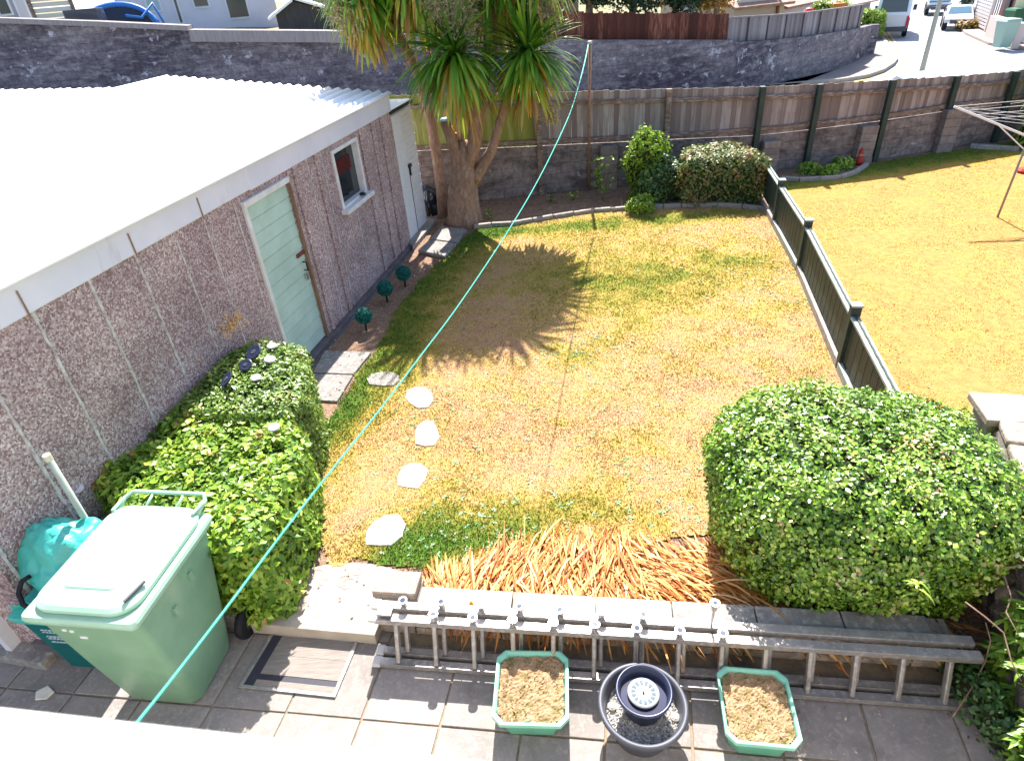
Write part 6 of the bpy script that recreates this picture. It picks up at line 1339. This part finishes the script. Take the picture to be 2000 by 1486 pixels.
p = at(1757, 76, 0); vehicle('van', 'white high roofed van driving away up the sunlit road', (p.x + .65, p.y + 2.2, 0), 31, 3.9, 1.6, 2.0, VBLUE, 'van', 'van')
p = at(1852, 60, 0); vehicle('car', 'white car coming down the sunlit road on the right', (p.x + 1.0, p.y + 1.0, 0), 210, 3.0, 1.35, 1.05, CARW)
p = at(1822, 32, 0); vehicle('car', 'dark car farther up the road behind the lamp post', (p.x + 1.1, p.y + 1.5, 0), 210, 3.1, 1.35, 1.05, NAVY)
p = at(1888, 147, 1.0); vehicle('car', 'pale blue car roof just visible above the tall fence', (p.x, p.y + .6, -.50), 100, 4.2, 1.8, 1.45, PBLUE)
# right side properties
def rp_(px, py): p = at(px, py, .1); return p
def baseHouse(name, label, pa, pb, z1, m, depth=6):
    a, b = rp_(*pa), rp_(*pb); t = thing(name, label, 'house', tuple((a + b) / 2)); mb = MB(); X_, Y_ = wallbox(mb, a, b, depth, 0, z1); mb.build('wall', m, t); return t, a, b, X_, Y_
t, a, b, X_, Y_ = baseHouse('house', 'cream and pale blue rendered house at the top right corner', (1972, 64), (2260, 84), 7, BLUEW)
mb = MB(); c = a + X_ * .55 - Y_ * .06; mb.box((c.x, c.y, 3.5), (1.25, .16, 7), (X_, Y_, ZV)); mb.build('corner_pier', CREAM, t)
t, a, b, X_, Y_ = baseHouse('porch', 'dark maroon porch left of the cream house corner', (1944, 50), (1970, 60), 3.2, mat('porch_dark', (.08, .045, .09), (.14, .06, .05), scale=1.5, rough=.6))
mb = MB(); c = (a + b) / 2 - Y_ * .05; mb.box((c.x, c.y, 1.1), (.75, .08, 2.0), (X_, Y_, ZV)); mb.build('door', mat('porch_door', (.02, .02, .03), rough=.4), t)
a, b = rp_(1897, 50), rp_(1924, 63); t = thing('ribbed_gate', 'pale ribbed panel gate standing beside the far pavement', 'gate', tuple((a + b) / 2)); X_ = (b - a).normalized(); Y_ = ZV.cross(X_)
for k in range(11): mb = MB(); c = (a + b) / 2; mb.box((c.x, c.y, .25 + k * .15), ((b - a).length, .06, .10), (X_, Y_, ZV)); mb.build('rail', mat('pale_rail', (.50, .46, .46), rough=.8), t)
for q_ in (a, b): mb = MB(); mb.box((q_.x, q_.y, 1.0), (.14, .12, 2.0), (X_, Y_, ZV)); mb.build('post', MATS['pale_rail'], t)
a, b = rp_(1905, 38), rp_(1945, 48); t = thing('railings', 'grey upright railings above the pale ribbed gate', 'railings', tuple((a + b) / 2))
for k in range(12): q_ = a.lerp(b, k / 11); mb = MB(); mb.tube([q_ + Vector((0, 0, -.1)), q_ + Vector((0, 0, 2.4))], .035, 6); mb.build('bar', mat('rail_grey', (.25, .24, .25), rough=.6), t)
mb = MB(); mb.span(a + Vector((0, 0, 2.3)), b + Vector((0, 0, 2.3)), .08, .06); mb.build('top_rail', MATS['rail_grey'], t)
p = rp_(1905, 50); simple_bush('dry_shrub', 'low orange dried planting at the foot of the ribbed gate', (p.x - .8, p.y - 1.0), 1.0, .5, .4, .1, 500, .14, MATS['autumn_leaf'], 95, r=.2)
a, b = rp_(1922, 72), rp_(1975, 92); mb = MB(); X_, Y_ = wallbox(mb, a, b, .3, 0, 1.0); o = mb.build('low_wall', mat('pink_wall', (.56, .46, .42), rough=.85), bevel=.02); center(o); tag(o, 'low pinkish white garden wall beside the far pavement', 'wall')
for px, py, lab in ((1972, 66, 'dark green wheelie bin against the pale blue house'), (1955, 92, 'pale green wheelie bin at the end of the pink wall')):
    p = rp_(px, py); t = thing('wheelie_bin', lab, 'bin', tuple(p)); mb = MB(); m_ = GREENBIN if px == 1972 else mat('pale_bin', (.30, .42, .36), rough=.5)
    loft_rings(mb, [[p + Vector((x, y, 0)) for x, y in rrect(-.25, .25, -.25, .25, .05)], [p + Vector((x, y, 1.0)) for x, y in rrect(-.32, .32, -.36, .36, .05)]]); mb.build('body', m_, t); mb = MB(); loft_rings(mb, [[p + Vector((x, y, 1.0)) for x, y in rrect(-.35, .35, -.4, .4, .06)], [p + Vector((x, y, 1.09)) for x, y in rrect(-.3, .3, -.36, .36, .06)]]); mb.build('lid', m_, t)
for i, (px, py, h_, m_, lab) in enumerate(((1882, 40, 3.0, CON, 'tall dark conifer beside the far steps'), (1725, 14, 2.0, LEAF_DARK, 'dark shrub row at the top of the near pavement'))):
    p = at(px, py, 0); tree('conifer', lab, (p.x, p.y), h_, .6, m_, 2600, .16, 400 + i)
for i, (px, py, lab) in enumerate(((1982, 84, 'white sack heaped beside the pale green bin'), (1992, 76, 'reddish heap of rubble by the corner house'))):
    p = rp_(px, py); V, F, _q = body([(p.x + .5 * math.cos(a_), p.y + .4 * math.sin(a_)) for a_ in np.linspace(0, 6.28, 11)[:-1]], .1, .5, .22, n_=24, noise=.2, seed=i * 7 + 3); mb = MB(); mb.mesh(V.tolist(), F); o = mb.build('sack' if i == 0 else 'rubble_heap', UPVC if i == 0 else mat('rubble', (.40, .14, .10), (.5, .3, .25), scale=4, rough=.9)); center(o); tag(o, lab, 'sack' if i == 0 else 'rubble')
